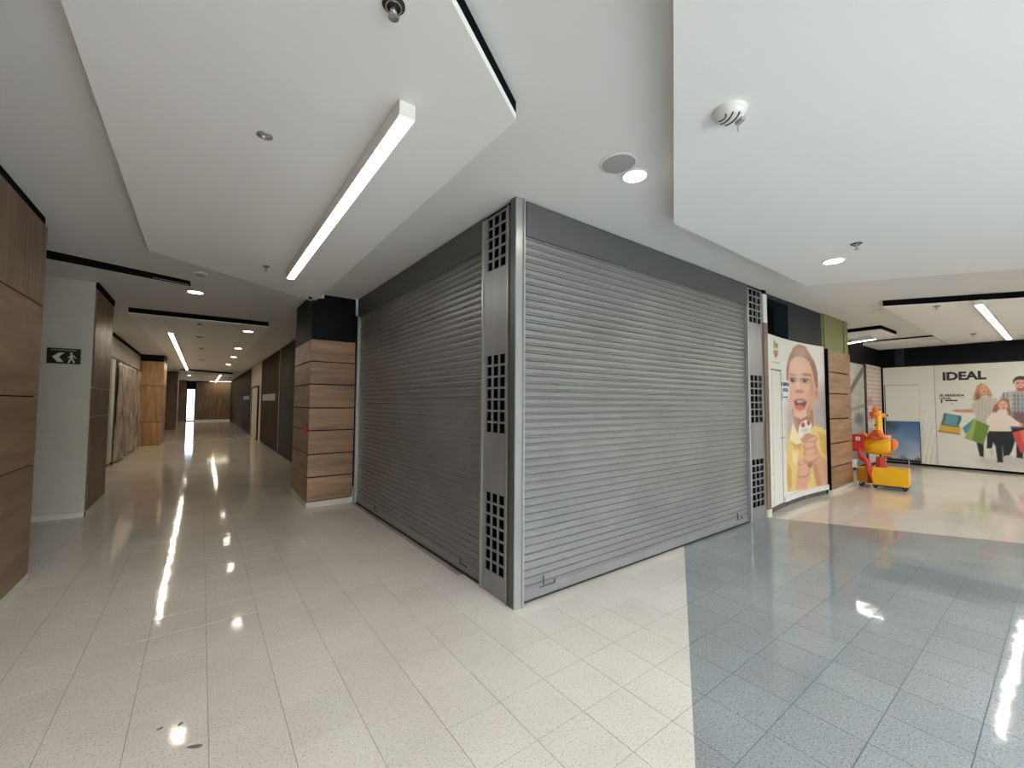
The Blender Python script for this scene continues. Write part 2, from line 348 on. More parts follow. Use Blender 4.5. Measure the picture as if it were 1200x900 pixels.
def clip(poly, a, b, c):
    """keep the part of a polygon where a*x + b*y + c >= 0"""
    out = []
    for i in range(len(poly)):
        p, q = poly[i], poly[(i + 1) % len(poly)]
        dp = a * p[0] + b * p[1] + c; dq = a * q[0] + b * q[1] + c
        if dp >= 0: out.append(p)
        if dp * dq < 0:
            t = dp / (dp - dq); out.append((p[0] + t * (q[0] - p[0]), p[1] + t * (q[1] - p[1])))
    return out
def area(p): return abs(sum(p[i][0] * p[(i + 1) % len(p)][1] - p[(i + 1) % len(p)][0] * p[i][1] for i in range(len(p)))) / 2 if len(p) > 2 else 0
BOY=[
('p',(196,184,184),0.25,[(0.82,1.43),(1.11,1.67),(2.22,1.89),(2.69,2.1),(2.57,0.69),(0.8,0.89)]),
('p',(176,166,168),0.2,[(1.92,1.49),(2.43,1.81),(2.65,1.7),(2.6,1.03),(1.9,1.15)]),
('p',(190,140,118),0.03,[(1.1,1.42),(1.13,1.28),(1.26,1.08),(1.68,1.01),(1.9,1.19),(1.88,1.46)]),
('p',(168,116,96),0.08,[(1.23,1.37),(1.31,1.21),(1.85,1.23),(1.86,1.42)]),
('p',(231,205,132),0.02,[(1.09,1.23),(0.81,0.96),(0.79,0.59),(0.79,0.21),(1.02,0.2),(1.57,0.16),(2.55,0.14),(2.51,0.64),(2.46,1.05),(2.16,1.14),(1.9,1.19),(1.69,1.03),(1.39,0.97),(1.21,1.1)]),
('p',(206,168,92),0.05,[(0.83,0.64),(0.98,0.55),(0.98,0.28),(0.86,0.22),(0.79,0.37)]),
('p',(210,172,98),0.05,[(1.02,0.95),(1.43,0.91),(1.38,0.81),(1.15,0.85)]),
('p',(214,178,104),0.05,[(2.05,1.07),(2.37,1.0),(2.4,0.64),(2.13,0.72)]),
('p',(244,226,170),0.05,[(1.02,0.83),(1.28,0.78),(1.22,0.57),(1.05,0.65)]),
('p',(247,236,196),0.02,[(1.09,1.24),(1.26,1.08),(1.42,0.92),(1.2,0.9),(0.94,0.99)]),
('p',(214,166,140),0.03,[(1.88,0.93),(2.12,0.68),(2.5,0.5),(2.54,0.15),(2.08,0.17),(1.75,0.6)]),
('p',(194,142,118),0.06,[(1.78,0.59),(1.96,0.54),(2.14,0.17),(1.93,0.17)]),
('p',(221,170,146),0.03,[(1.22,0.48),(1.13,0.2),(1.58,0.17),(1.69,0.34),(1.69,0.44)]),
('e',(190,134,114),0.02,[(1.49,0.6),(0.25,0.06)]),
('e',(226,178,156),0.03,[(1.49,0.62),(0.22,0.05)]),
('e',(190,134,114),0.02,[(1.51,0.51),(0.25,0.06)]),
('e',(226,178,156),0.03,[(1.5,0.52),(0.23,0.05)]),
('e',(190,134,114),0.02,[(1.47,0.42),(0.24,0.06)]),
('e',(226,178,156),0.03,[(1.46,0.44),(0.22,0.05)]),
('e',(150,105,85),0.02,[(1.71,0.56),(0.09,0.06)]),
('e',(188,132,112),0.02,[(1.75,0.96),(0.26,0.07)]),
('e',(228,180,158),0.03,[(1.76,0.97),(0.23,0.05)]),
('e',(188,132,112),0.02,[(1.71,0.86),(0.25,0.07)]),
('e',(228,180,158),0.03,[(1.71,0.87),(0.23,0.05)]),
('e',(188,132,112),0.02,[(1.72,0.75),(0.25,0.07)]),
('e',(228,180,158),0.03,[(1.72,0.76),(0.23,0.05)]),
('e',(188,132,112),0.02,[(1.73,0.64),(0.26,0.07)]),
('e',(228,180,158),0.03,[(1.73,0.66),(0.24,0.06)]),
('p',(196,152,112),0.02,[(1.39,0.99),(1.76,1.05),(1.89,1.0),(1.53,0.93),(1.43,0.92)]),
('p',(243,234,224),0.02,[(1.27,1.04),(1.33,1.18),(1.43,1.25),(1.6,1.28),(1.75,1.27),(1.82,1.19),(1.78,1.07),(1.54,1.05),(1.4,0.98)]),
('e',(168,70,78),0.02,[(1.49,1.2),(0.07,0.04)]),
('e',(160,62,72),0.02,[(1.7,1.23),(0.06,0.04)]),
('e',(214,206,196),0.03,[(1.57,1.11),(0.13,0.03)]),
('p',(150,112,88),0.03,[(0.87,1.9),(0.89,2.1),(1.01,2.28),(1.2,2.44),(1.4,2.5),(1.65,2.49),(1.79,2.39),(1.98,2.25),(2.08,2.08),(2.09,1.83),(2.01,1.78),(1.93,1.98)]),
('p',(172,134,108),0.06,[(1.16,2.34),(1.35,2.46),(1.59,2.46),(1.73,2.35),(1.43,2.27)]),
('p',(229,188,166),0.025,[(0.92,1.87),(0.95,2.02),(1.04,2.19),(1.24,2.29),(1.58,2.31),(1.78,2.24),(1.9,2.08),(1.97,1.89),(1.97,1.69),(1.87,1.5),(1.66,1.35),(1.41,1.29),(1.18,1.35),(1.01,1.49),(0.94,1.64),(0.9,1.78)]),
('p',(206,154,130),0.08,[(1.81,2.07),(1.95,1.89),(1.96,1.66),(1.84,1.48),(1.66,1.35),(1.72,1.58),(1.79,1.84)]),
('e',(238,198,178),0.12,[(1.35,2.12),(0.29,0.13)]),
('e',(216,152,132),0.02,[(2.03,1.71),(0.08,0.1)]),
('e',(190,122,104),0.02,[(2.02,1.71),(0.04,0.06)]),
('e',(233,176,156),0.12,[(1.08,1.64),(0.15,0.09)]),
('e',(220,164,144),0.12,[(1.78,1.63),(0.17,0.09)]),
('e',(170,124,100),0.02,[(1.1,2.0),(0.15,0.01)]),
('e',(164,118,96),0.02,[(1.67,2.02),(0.18,0.02)]),
('e',(196,146,124),0.04,[(1.12,1.92),(0.17,0.05)]),
('e',(192,142,122),0.04,[(1.62,1.92),(0.2,0.05)]),
('e',(236,226,222),0.01,[(1.11,1.91),(0.1,0.02)]),
('e',(236,226,222),0.01,[(1.62,1.91),(0.12,0.02)]),
('e',(56,36,32),0.012,[(1.12,1.91),(0.08,0.03)]),
('e',(56,36,32),0.012,[(1.61,1.91),(0.08,0.02)]),
('e',(240,236,232),0.006,[(1.14,1.92),(0.02,0.01)]),
('e',(240,236,232),0.006,[(1.63,1.92),(0.02,0.0)]),
('e',(92,58,48),0.008,[(1.12,1.93),(0.12,0.0)]),
('e',(92,58,48),0.008,[(1.62,1.94),(0.14,0.01)]),
('e',(240,202,184),0.04,[(1.33,1.82),(0.08,0.07)]),
('e',(200,138,118),0.02,[(1.38,1.74),(0.17,0.03)]),
('e',(130,70,62),0.008,[(1.3,1.73),(0.03,0.01)]),
('e',(130,70,62),0.008,[(1.48,1.73),(0.04,0.0)]),
('p',(204,128,114),0.03,[(1.14,1.59),(1.27,1.62),(1.51,1.63),(1.69,1.58),(1.59,1.46),(1.37,1.42),(1.22,1.46)]),
('p',(120,50,48),0.02,[(1.17,1.58),(1.29,1.6),(1.49,1.6),(1.65,1.57),(1.56,1.49),(1.38,1.46),(1.24,1.49)]),
('p',(228,214,206),0.02,[(1.25,1.59),(1.56,1.59),(1.48,1.56),(1.3,1.56)]),
('e',(208,112,106),0.015,[(1.37,1.49),(0.15,0.03)]),
('e',(236,194,174),0.05,[(1.37,1.36),(0.19,0.03)]),
('e',(206,156,134),0.06,[(1.1,1.41),(0.06,0.07)]),
('e',(196,146,124),0.06,[(1.71,1.41),(0.08,0.08)]),
('p',(232,238,240),0.02,[(0.62,1.88),(0.99,1.89),(0.97,1.62),(0.61,1.61)]),
('p',(150,168,84),0.012,[(0.34,2.45),(0.41,2.47),(0.45,2.42),(0.52,2.44),(0.54,2.36),(0.34,2.35)]),
('p',(96,120,60),0.012,[(0.43,2.42),(0.52,2.43),(0.53,2.4),(0.44,2.39)]),
('p',(240,220,170),0.008,[(0.33,2.34),(0.54,2.35),(0.54,2.34),(0.33,2.33)]),
('p',(204,112,82),0.012,[(0.33,2.32),(0.55,2.33),(0.51,2.25),(0.43,2.2),(0.36,2.24)]),
('p',(186,84,62),0.012,[(0.38,2.28),(0.5,2.29),(0.46,2.23),(0.4,2.23)]),
('p',(214,214,210),0.03,[(0.15,0.56),(0.48,0.58),(0.48,0.56),(0.16,0.53)]),
('p',(206,208,204),0.02,[(0.18,0.37),(0.47,0.43),(0.47,0.41),(0.18,0.34)]),
('p',(210,210,206),0.02,[(0.15,0.15),(0.46,0.22),(0.46,0.2),(0.15,0.13)]),]
FAMILY=[
('p',(205,205,202),0.15,[(1.61,0.28),(2.47,0.41),(2.46,0.14),(1.78,0.12)]),
('p',(30,30,38),0.02,[(2.19,1.09),(2.6,1.11),(2.58,0.73),(2.5,0.35),(2.42,0.34),(2.38,0.7),(2.35,0.4),(2.35,0.35),(2.26,0.37),(2.27,0.69)]),
('e',(205,200,200),0.02,[(2.3,0.29),(0.06,0.08)]),
('e',(205,200,200),0.02,[(2.46,0.27),(0.05,0.07)]),
('p',(176,180,182),0.02,[(2.05,1.69),(2.11,1.83),(2.25,1.86),(2.33,1.87),(2.43,1.86),(2.52,1.84),(2.61,1.75),(2.63,1.26),(2.62,1.06),(2.2,1.04),(2.22,1.61),(2.13,1.67)]),
('p',(110,114,122),0.02,[(2.11,1.83),(2.13,1.83),(2.12,1.06),(2.09,1.06)]),
('p',(110,114,122),0.02,[(2.17,1.83),(2.18,1.82),(2.17,1.06),(2.15,1.06)]),
('p',(110,114,122),0.02,[(2.27,1.82),(2.29,1.82),(2.27,1.06),(2.25,1.06)]),
('p',(110,114,122),0.02,[(2.32,1.82),(2.34,1.82),(2.32,1.07),(2.3,1.07)]),
('p',(110,114,122),0.02,[(2.38,1.82),(2.39,1.82),(2.38,1.07),(2.36,1.07)]),
('p',(110,114,122),0.02,[(2.42,1.82),(2.44,1.82),(2.42,1.07),(2.41,1.07)]),
('p',(110,114,122),0.02,[(2.48,1.82),(2.5,1.82),(2.48,1.07),(2.46,1.07)]),
('p',(110,114,122),0.02,[(2.53,1.82),(2.55,1.82),(2.53,1.08),(2.51,1.08)]),
('p',(110,114,122),0.02,[(2.58,1.82),(2.59,1.82),(2.58,1.08),(2.56,1.08)]),
('p',(128,130,136),0.02,[(2.24,1.77),(2.63,1.75),(2.63,1.73),(2.24,1.75)]),
('p',(128,130,136),0.02,[(2.24,1.68),(2.63,1.67),(2.63,1.64),(2.23,1.66)]),
('p',(128,130,136),0.02,[(2.23,1.58),(2.63,1.57),(2.63,1.55),(2.23,1.56)]),
('p',(128,130,136),0.02,[(2.23,1.49),(2.62,1.48),(2.62,1.46),(2.23,1.46)]),
('p',(128,130,136),0.02,[(2.23,1.38),(2.62,1.38),(2.62,1.35),(2.23,1.36)]),
('p',(128,130,136),0.02,[(2.22,1.28),(2.62,1.28),(2.62,1.26),(2.22,1.26)]),
('p',(128,130,136),0.02,[(2.22,1.19),(2.62,1.19),(2.62,1.16),(2.22,1.16)]),
('p',(112,92,98),0.1,[(2.24,1.4),(2.63,1.39),(2.62,1.06),(2.2,1.04)]),
('p',(206,152,130),0.02,[(2.31,1.95),(2.43,1.94),(2.42,1.84),(2.36,1.8),(2.31,1.84)]),
('e',(217,164,142),0.02,[(2.37,2.02),(0.08,0.15)]),
('e',(150,104,88),0.03,[(2.37,1.91),(0.06,0.05)]),
('e',(235,225,220),0.01,[(2.37,1.94),(0.03,0.01)]),
('p',(62,48,42),0.02,[(2.27,2.02),(2.26,2.1),(2.3,2.17),(2.37,2.2),(2.44,2.18),(2.48,2.08),(2.46,2.01),(2.44,2.11),(2.34,2.12),(2.29,2.09)]),
('e',(70,48,42),0.01,[(2.33,2.04),(0.02,0.01)]),
('e',(70,48,42),0.01,[(2.4,2.04),(0.01,0.01)]),
('e',(196,136,116),0.02,[(2.36,1.99),(0.01,0.02)]),
('p',(26,27,32),0.02,[(1.67,0.66),(1.78,0.67),(1.77,0.33),(1.71,0.35)]),
('p',(26,27,32),0.02,[(1.84,0.89),(1.92,0.9),(1.91,0.66),(1.9,0.55),(1.83,0.54)]),
('e',(206,202,202),0.02,[(1.77,0.26),(0.06,0.06)]),
('e',(206,202,202),0.02,[(1.9,0.45),(0.03,0.09)]),
('p',(204,150,130),0.02,[(1.68,1.46),(1.65,1.36),(1.37,1.37),(1.28,1.4),(1.34,1.44),(1.44,1.43)]),
('p',(198,192,184),0.02,[(1.69,1.68),(1.75,1.75),(1.85,1.74),(1.93,1.72),(2.02,1.7),(2.04,1.61),(1.96,1.47),(1.94,1.21),(1.93,1.07),(1.8,1.02),(1.67,1.09),(1.66,1.35),(1.61,1.44),(1.61,1.54)]),
('p',(172,166,160),0.02,[(1.73,1.69),(1.74,1.69),(1.71,1.06),(1.7,1.06)]),
('p',(172,166,160),0.02,[(1.78,1.68),(1.79,1.68),(1.77,1.06),(1.76,1.06)]),
('p',(172,166,160),0.02,[(1.84,1.68),(1.85,1.68),(1.83,1.06),(1.82,1.06)]),
('p',(172,166,160),0.02,[(1.9,1.68),(1.91,1.68),(1.89,1.06),(1.87,1.06)]),
('p',(190,146,120),0.02,[(1.64,1.66),(1.68,1.86),(1.72,2.0),(1.79,2.06),(1.86,2.01),(1.91,1.9),(1.95,1.76),(1.91,1.72),(1.85,1.78),(1.78,1.74),(1.75,1.69),(1.69,1.64)]),
('p',(150,92,76),0.03,[(1.69,1.78),(1.73,1.85),(1.75,1.76),(1.76,1.7),(1.7,1.67)]),
('e',(222,168,144),0.02,[(1.82,1.91),(0.06,0.12)]),
('e',(190,100,92),0.01,[(1.83,1.86),(0.02,0.02)]),
('e',(110,70,60),0.01,[(1.8,1.94),(0.01,0.01)]),
('e',(110,70,60),0.01,[(1.85,1.95),(0.01,0.01)]),
('p',(30,33,46),0.02,[(1.87,0.94),(2.22,0.96),(2.25,0.74),(2.2,0.52),(2.14,0.37),(2.07,0.36),(2.06,0.62),(2.06,0.24),(1.98,0.23),(1.96,0.59),(1.93,0.69),(1.9,0.55),(1.83,0.54),(1.85,0.84)]),
('e',(208,204,204),0.02,[(2.02,0.18),(0.04,0.06)]),
('e',(206,200,200),0.02,[(2.14,0.34),(0.07,0.07)]),
('p',(232,222,212),0.02,[(1.83,1.2),(1.92,1.35),(2.0,1.44),(2.17,1.44),(2.22,1.27),(2.35,1.13),(2.35,1.07),(2.19,1.07),(2.19,0.95),(1.91,0.94),(1.9,1.07),(1.85,1.08)]),
('p',(162,108,84),0.02,[(2.02,1.59),(2.06,1.67),(2.13,1.7),(2.19,1.66),(2.21,1.47),(2.22,1.29),(2.17,1.32),(2.15,1.45),(2.04,1.45),(1.99,1.37),(1.93,1.39),(1.97,1.54)]),
('e',(230,178,154),0.02,[(2.1,1.54),(0.07,0.11)]),
('e',(196,100,94),0.01,[(2.11,1.49),(0.02,0.02)]),
('e',(90,58,50),0.01,[(2.08,1.56),(0.01,0.01)]),
('e',(90,58,50),0.01,[(2.13,1.56),(0.01,0.01)]),
('e',(216,164,144),0.02,[(2.35,1.11),(0.03,0.03)]),
('e',(206,154,134),0.02,[(1.8,1.2),(0.02,0.03)]),
('p',(215,176,84),0.015,[(1.1,1.14),(1.43,1.02),(1.41,0.82),(1.04,0.88)]),
('p',(190,140,66),0.015,[(1.04,0.92),(1.41,0.86),(1.41,0.82),(1.04,0.87)]),
('p',(150,160,120),0.015,[(1.15,1.34),(1.21,1.34),(1.13,1.06),(1.09,1.06)]),
('p',(70,112,118),0.015,[(1.16,1.34),(1.44,1.28),(1.44,1.19),(1.38,1.0),(1.11,1.05)]),
('p',(104,158,168),0.015,[(1.2,1.33),(1.4,1.27),(1.36,1.02),(1.14,1.07)]),
('p',(84,144,170),0.015,[(1.45,0.99),(1.64,1.22),(1.58,0.95),(1.5,0.86)]),
('p',(116,142,66),0.015,[(1.65,1.22),(1.88,1.06),(1.78,0.62),(1.48,0.75),(1.56,0.97)]),
('p',(154,178,96),0.02,[(1.65,1.21),(1.69,1.19),(1.6,0.7),(1.48,0.75),(1.56,0.97)]),
('p',(206,82,82),0.015,[(2.22,0.93),(2.42,1.02),(2.43,0.55),(2.32,0.48)]),
('p',(226,110,106),0.02,[(2.33,0.97),(2.42,1.01),(2.42,0.75),(2.35,0.71)]),]

# ================================================================== SETTING
ZC = 3.12      # main ceiling
ZP = 3.02      # underside of the dropped ceiling panels

# ---- floor: square terrazzo tiles, cream with a grey field cut in on the slant
floor = bx(-3.3, 15.0, -4.2, 40.6, -0.12, -0.0022).build('floor', 'grout')
tag(floor, 'polished terrazzo tile floor, cream with a grey field', 'floor', kind='structure')
TS, TX0, TY0 = 0.2985, 0.97, 2.088
GA = (4.087, 2.451, 1.710, 0.988)      # edge of the grey field beside the shutter
GB = (6.208, 2.440, 7.368, 0.349)      # edge of the grey field towards the hoarding
def half(l):
    x0, y0, x1, y1 = l; a, b = y1 - y0, -(x1 - x0); return a, b, -(a * x0 + b * y0)
hA = half(GA); hB = half(GB)
def side(h, x, y): return h[0] * x + h[1] * y + h[2]
sA = 1 if side(hA, 5.0, 0.0) > 0 else -1; sB = 1 if side(hB, 5.0, 0.0) > 0 else -1
hA = tuple(v * sA for v in hA); hB = tuple(v * sB for v in hB); nA = tuple(-v for v in hA); nB = tuple(-v for v in hB)
g = 0.0016
pieces = []
def blocked(x, y):
    return (x > 2.15 and 2.8 < y) or (x > 2.0 and y > 3.3) or (x < -1.3 and y < 5.2) or (x < -1.4 and 8.0 < y < 9.0) or (x < -1.85 and y > 8.0) or (x > 3.1 and y > 2.8) 
for i in range(-15, 48):
    for j in range(-21, 130):
        x0, y0 = TX0 + i * TS, TY0 + j * TS
        cxx, cyy = x0 + TS / 2, y0 + TS / 2
        if x0 < -3.2 or x0 + TS > 14.95 or y0 + TS > 40.4 or blocked(cxx, cyy) and not (9.9 < cxx and cyy < 3.3): continue
        sq = [(x0 + g, y0 + g), (x0 + TS - g, y0 + g), (x0 + TS - g, y0 + TS - g), (x0 + g, y0 + TS - g)]
        ds = [(side(hA, *p), side(hB, *p)) for p in sq]
        if all(a >= 0 and b >= 0 for a, b in ds): pieces.append((sq, 1, True))
        elif all(a <= 0 for a, b in ds) or all(b <= 0 for a, b in ds): pieces.append((sq, 0, True))
        else:
            for poly, m in ((clip(clip(sq, *hA), *hB), 1), (clip(sq, *nA), 0), (clip(clip(sq, *hA), *nB), 0)):
                if area(poly) > 2e-4: pieces.append((poly, m, False))
def score(p):
    x = sum(q[0] for q in p[0]) / len(p[0]); y = sum(q[1] for q in p[0]) / len(p[0])
    d = fw.x * x + fw.y * y; s = rt0.x * x + rt0.y * y
    if d < 1.3 or abs(s) > 1.32 * d: return 1e6 + x * x + y * y
    hid = (x > 2.05 and y > 2.55)
    return (1e5 if hid else 0) + d * d * math.hypot(x, y) / max(0.05, area(p[0]) / TS / TS)
pieces.sort(key=score)
full = {}
for m, nm in ((0, 'cream_terrazzo'), (1, 'grey_terrazzo')):
    full[m] = bx(g, TS - g, g, TS - g, -0.012, 0).mesh('tile', nm)
rest = {0: MB(), 1: MB()}
for k, (poly, m, whole) in enumerate(pieces):
    if k < 300:
        if whole: put('tile', full[m], floor, (poly[0][0] - g, poly[0][1] - g, 0))
        else: MB().prism(poly, -0.012, 0).build('tile', ('cream_terrazzo', 'grey_terrazzo')[m], floor)
    else:
        b = rest[m]; kk = len(b.v); b.v += [(q[0], q[1], 0.0) for q in poly]
        a = sum(poly[i][0] * poly[(i + 1) % len(poly)][1] - poly[(i + 1) % len(poly)][0] * poly[i][1] for i in range(len(poly)))
        r = list(range(kk, kk + len(poly))); b.f.append(tuple(r if a > 0 else r[::-1]))
for m, nm in ((0, 'cream_terrazzo'), (1, 'grey_terrazzo')):
    o = rest[m].build('tile_field', nm, floor); o['kind'] = 'stuff'
for (x, y, rx, ry, rz) in ((-0.105, 2.585, 0.014, 0.008, 0.4), (-0.03, 2.565, 0.013, 0.009, 0.9), (0.03, 2.36, 0.032, 0.012, -0.5)):
    b = MB(); b.lathe([(0, 0.0), (1, 0.0), (0.9, 0.0008), (0, 0.0008)], n=14)
    b.v = [(p[0] * rx * (1 + 0.2 * math.sin(5 * p[0] + x)), p[1] * ry, p[2] + 0.0002) for p in b.v]
    o = b.build('stain', 'stain', floor, loc=(x, y, 0)); o.rotation_euler.z = rz
MB().prism([(4.087, 2.451), (4.1, 2.6), (6.2, 2.6), (6.208, 2.44), (9.89, -4.2), (-3.2, -4.2), (-3.2, -2.03)], -0.0022, -0.0016).build('grout_bed', 'grey_grout', floor)
bx(1.75, 4.4, 0.5935, 0.5985, -0.002, 0.0003).build('expansion_joint', 'grey_grout', floor)
paving = bx(-3.3, 15.0, -14.0, -4.2, -0.12, -0.004).build('floor_added_outside', 'paving')  # ground of the added courtyard, bounces sky light up to the ceiling
tag(paving, 'unseen pale paving added in the courtyard to bounce daylight inside', 'paving', kind='structure')

for nm, a, lab in (('wall_added_far', (-3.3, 15.0, -14.2, -14.0, 0, 5.0), 'unseen wall added on the far side of the courtyard to block low sky'),
                   ('wall_added_flank', (-3.5, -1.0, -14.2, -3.6, 0, 5.0), 'unseen wall added past the panelled wall to shape the courtyard daylight'),
                   ('wall_added_side', (4.6, 15.15, -14.2, -4.2, 0, 5.0), 'unseen wall added to narrow the courtyard daylight towards the hoarding')):
    tag(bx(*a).build(nm, 'white_paint'), lab, 'wall', kind='structure')  # unseen walls, added to shape the sky light from behind the camera
tag(bx(-1.0, 4.6, -3.15, -3.0, ZC - 0.1, 5.0).build('wall_added_fascia', 'white_paint'), 'unseen fascia of the added courtyard above the edge of the mall ceiling', 'wall', kind='structure')  # unseen, added with the courtyard that lets the sky light in

# ---- ceiling with dropped panels
ceiling = MB().prism([(-3.3, -7.0), (-1.0, -7.0), (-1.0, -3.0), (4.6, -3.0), (4.6, -7.0), (15.0, -7.0), (15.0, 40.6), (-3.3, 40.6)], ZC, ZC + 0.15).build('ceiling', 'ceiling_base')  # unseen notch at the courtyard is shaped to tune the sky light
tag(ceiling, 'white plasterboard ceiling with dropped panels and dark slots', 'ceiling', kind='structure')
def slab(pts, white_to, inset=0.0, z0=ZP):
    o = MB().prism(pts, z0, white_to).build('ceiling_panel', 'ceiling_paint', ceiling)
    if white_to < ZC - 0.002:
        cx = sum(p[0] for p in pts) / len(pts); cy = sum(p[1] for p in pts) / len(pts)
        q = [(p[0] + (cx - p[0]) * inset, p[1] + (cy - p[1]) * inset) for p in pts]
        MB().prism(q, white_to, ZC).build('shadow_gap', 'black_void', o)
    return o
slab([(1.285, 1.70), (-0.47, 0.58), (-0.47, 5.42), (1.31, 6.72)], 3.056, 0.0)
slab([(3.093, 1.912), (6.05, 1.925), (8.05, -1.2), (0.2, -1.2), (-0.5, -0.33)], ZC)
slab([(8.27, 1.645), (13.2, 1.70), (14.7, 1.70), (14.7, -1.0), (9.93, -1.0)], 3.032, 0.0)
slab([(13.22, 1.72), (13.22, 3.04), (14.7, 3.04), (14.7, 1.72)], 3.085, 0.0)
slab([(10.86, 3.04), (10.80, 2.19), (11.95, 2.17), (12.4, 3.04)], 3.045, 0.0)
slab([(-1.05, 9.55), (1.03, 9.55), (1.05, 24.6), (-0.9, 24.6)], 3.035, 0.0)
slab([(-0.9, 26.0), (1.35, 27.8), (1.35, 38.6), (-0.9, 38.6)], 3.05, 0.0)
# linear black air slot in the corridor ceiling and the access hatch
o = MB().prism([(-1.40, 6.42), (-0.17, 6.93), (-0.17, 7.22), (-1.45, 6.80)], ZC - 0.006, ZC - 0.0005).build('air_slot', 'black_void', ceiling)
MB().prism([(-0.55, 6.98), (-0.19, 7.12), (-0.19, 7.14), (-0.55, 7.0)], ZC - 0.012, ZC - 0.006).build('slot_blade', 'plastic_grey', o)
for pts in ([(0.72, 6.58), (1.09, 6.34), (1.30, 6.62), (0.93, 6.86)], [(9.02, 1.93), (9.10, 1.70), (9.42, 1.74), (9.34, 1.97)]):
    b = MB().prism(pts, ZC - 0.004, ZC - 0.0005); o = b.build('access_hatch', 'ceiling_base', ceiling)
    c = (sum(p[0] for p in pts) / 4, sum(p[1] for p in pts) / 4)
    q = [(c[0] + (p[0] - c[0]) * 1.05, c[1] + (p[1] - c[1]) * 1.05) for p in pts]
    MB().prism(q, ZC - 0.002, ZC - 0.0003).build('hatch_joint', 'plastic_grey', o)

# ---- near wood-panelled wall on the corridor side
wl = bx(-3.3, -1.152, -3.0, 5.31, 0, ZC).build('wall_left', 'black_void')
tag(wl, 'brown wood panelled wall beside the white exit sign wall', 'wall', kind='structure')
yy = [5.33, 2.93, 0.53, -1.87, -3.0]
for z0, z1 in ((0.065, 0.975), (0.985, 1.552), (1.562, 2.335)):
    for a, b in zip(yy[1:], yy[:-1]):
        bx(-1.152, -1.132, a + 0.004, b - 0.004, z0, z1).build('panel', 'wood_shaded', wl, bevel=0.002)
y = 5.33; ws = [0.52, 0.32, 0.42, 0.36, 0.5, 0.3, 0.44, 0.52, 0.38, 0.46, 0.4, 0.52, 0.36, 0.5, 0.34, 0.48, 0.42, 0.5, 0.35, 0.19]
for w in ws:
    if y - w < -3.0: break
    bx(-1.152, -1.132, y - w + 0.002, y - 0.002, 2.345, 3.045).build('plank', 'wood_upright', wl, bevel=0.002); y -= w
bx(-1.152, -1.128, -3.0, 5.33, 0, 0.06).build('skirting', 'skirting', wl)
bx(-1.152, -1.145, -3.0, 5.31, 3.05, ZC).build('reveal', 'black_void', wl)

# ---- white wall with the exit sign, then the corridor's far left side
ww = bx(-3.3, -1.19, 7.8, 9.1, 0, ZC).build('wall_alcove', 'white_paint')
tag(ww, 'plain off-white wall carrying the black exit sign', 'wall', kind='structure')
bx(-3.3, -1.17, 7.785, 7.8, 0, 0.07).build('skirting', 'skirting', ww)
bx(-3.3, -3.25, 5.31, 7.8, 0, ZC).build('wall_alcove_end', 'white_paint', ww)
for z0, z1 in ((0.07, 1.30), (1.312, 1.695), (1.705, 3.03)):
    if z0 > 1.7:
        bx(-1.19, -1.172, 7.80, 8.635, z0, z1).build('panel', 'wood_dark', ww, bevel=0.002)
        bx(-1.19, -1.172, 8.645, 9.1, z0, z1).build('panel', 'wood_dark', ww, bevel=0.002)
    else:
        bx(-1.19, -1.172, 7.80, 9.1, z0, z1).build('panel', 'wood_dark', ww, bevel=0.002)
bx(-1.19, -1.165, 7.785, 9.1, 0, 0.065).build('skirting', 'skirting', ww)
bx(-1.19, -1.16, 7.8, 9.1, 3.04, ZC).build('reveal', 'black_void', ww)

wc = bx(-2.0, -1.72, 9.1, 40.6, 0, ZC).build('wall_corridor', 'drywall')
tag(wc, 'dim grey-brown corridor wall behind the plastic sheeting', 'wall', kind='structure')
bx(-1.72, -1.66, 13.15, 13.55, 0.08, 2.5).build('pilaster', 'white_paint', wc)
bx(-1.72, -1.69, 13.0, 18.9, 2.5, 2.56).build('trim_rail', 'black_panel', wc)
bx(-1.72, -1.69, 13.0, 18.9, 3.05, ZC).build('reveal', 'black_void', wc)
bx(-1.72, -1.66, 13.62, 13.80, 0.0, 2.5).build('door_jamb', 'black_panel', wc)
bx(-1.72, -1.66, 18.05, 18.2, 0.0, 1.0).build('door_jamb', 'black_panel', wc)
bx(-1.72, -1.69, 9.1, 13.8, 0.0, 0.08).build('skirting', 'wood_dark', wc)

# crumpled plastic over the shop front
b = MB(); ny, nz = 60, 40
for j in range(nz + 1):
    for i in range(ny + 1):
        yv = 13.85 + 4.75 * i / ny; zv = 0.02 + 2.46 * j / nz
        dx = 0.035 * math.sin(yv * 5.3 + 0.8 * math.sin(zv * 2.1)) + 0.022 * math.sin(yv * 11.7 + zv * 1.9) + 0.012 * math.sin(zv * 9 + yv * 3)
        b.v.append((-1.63 + dx * (1 - 0.6 * j / nz), yv, zv))
for j in range(nz):
    for i in range(ny):
        k = j * (ny + 1) + i; b.f.append((k, k + 1, k + ny + 2, k + ny + 1))
o = b.build('dust_sheet', 'plastic_sheet', None, smooth=True)
tag(o, 'crumpled brown-grey plastic sheet hung over a shop front in the corridor', 'plastic sheet')
md = o.modifiers.new('thickness', 'SOLIDIFY'); md.thickness = 0.003

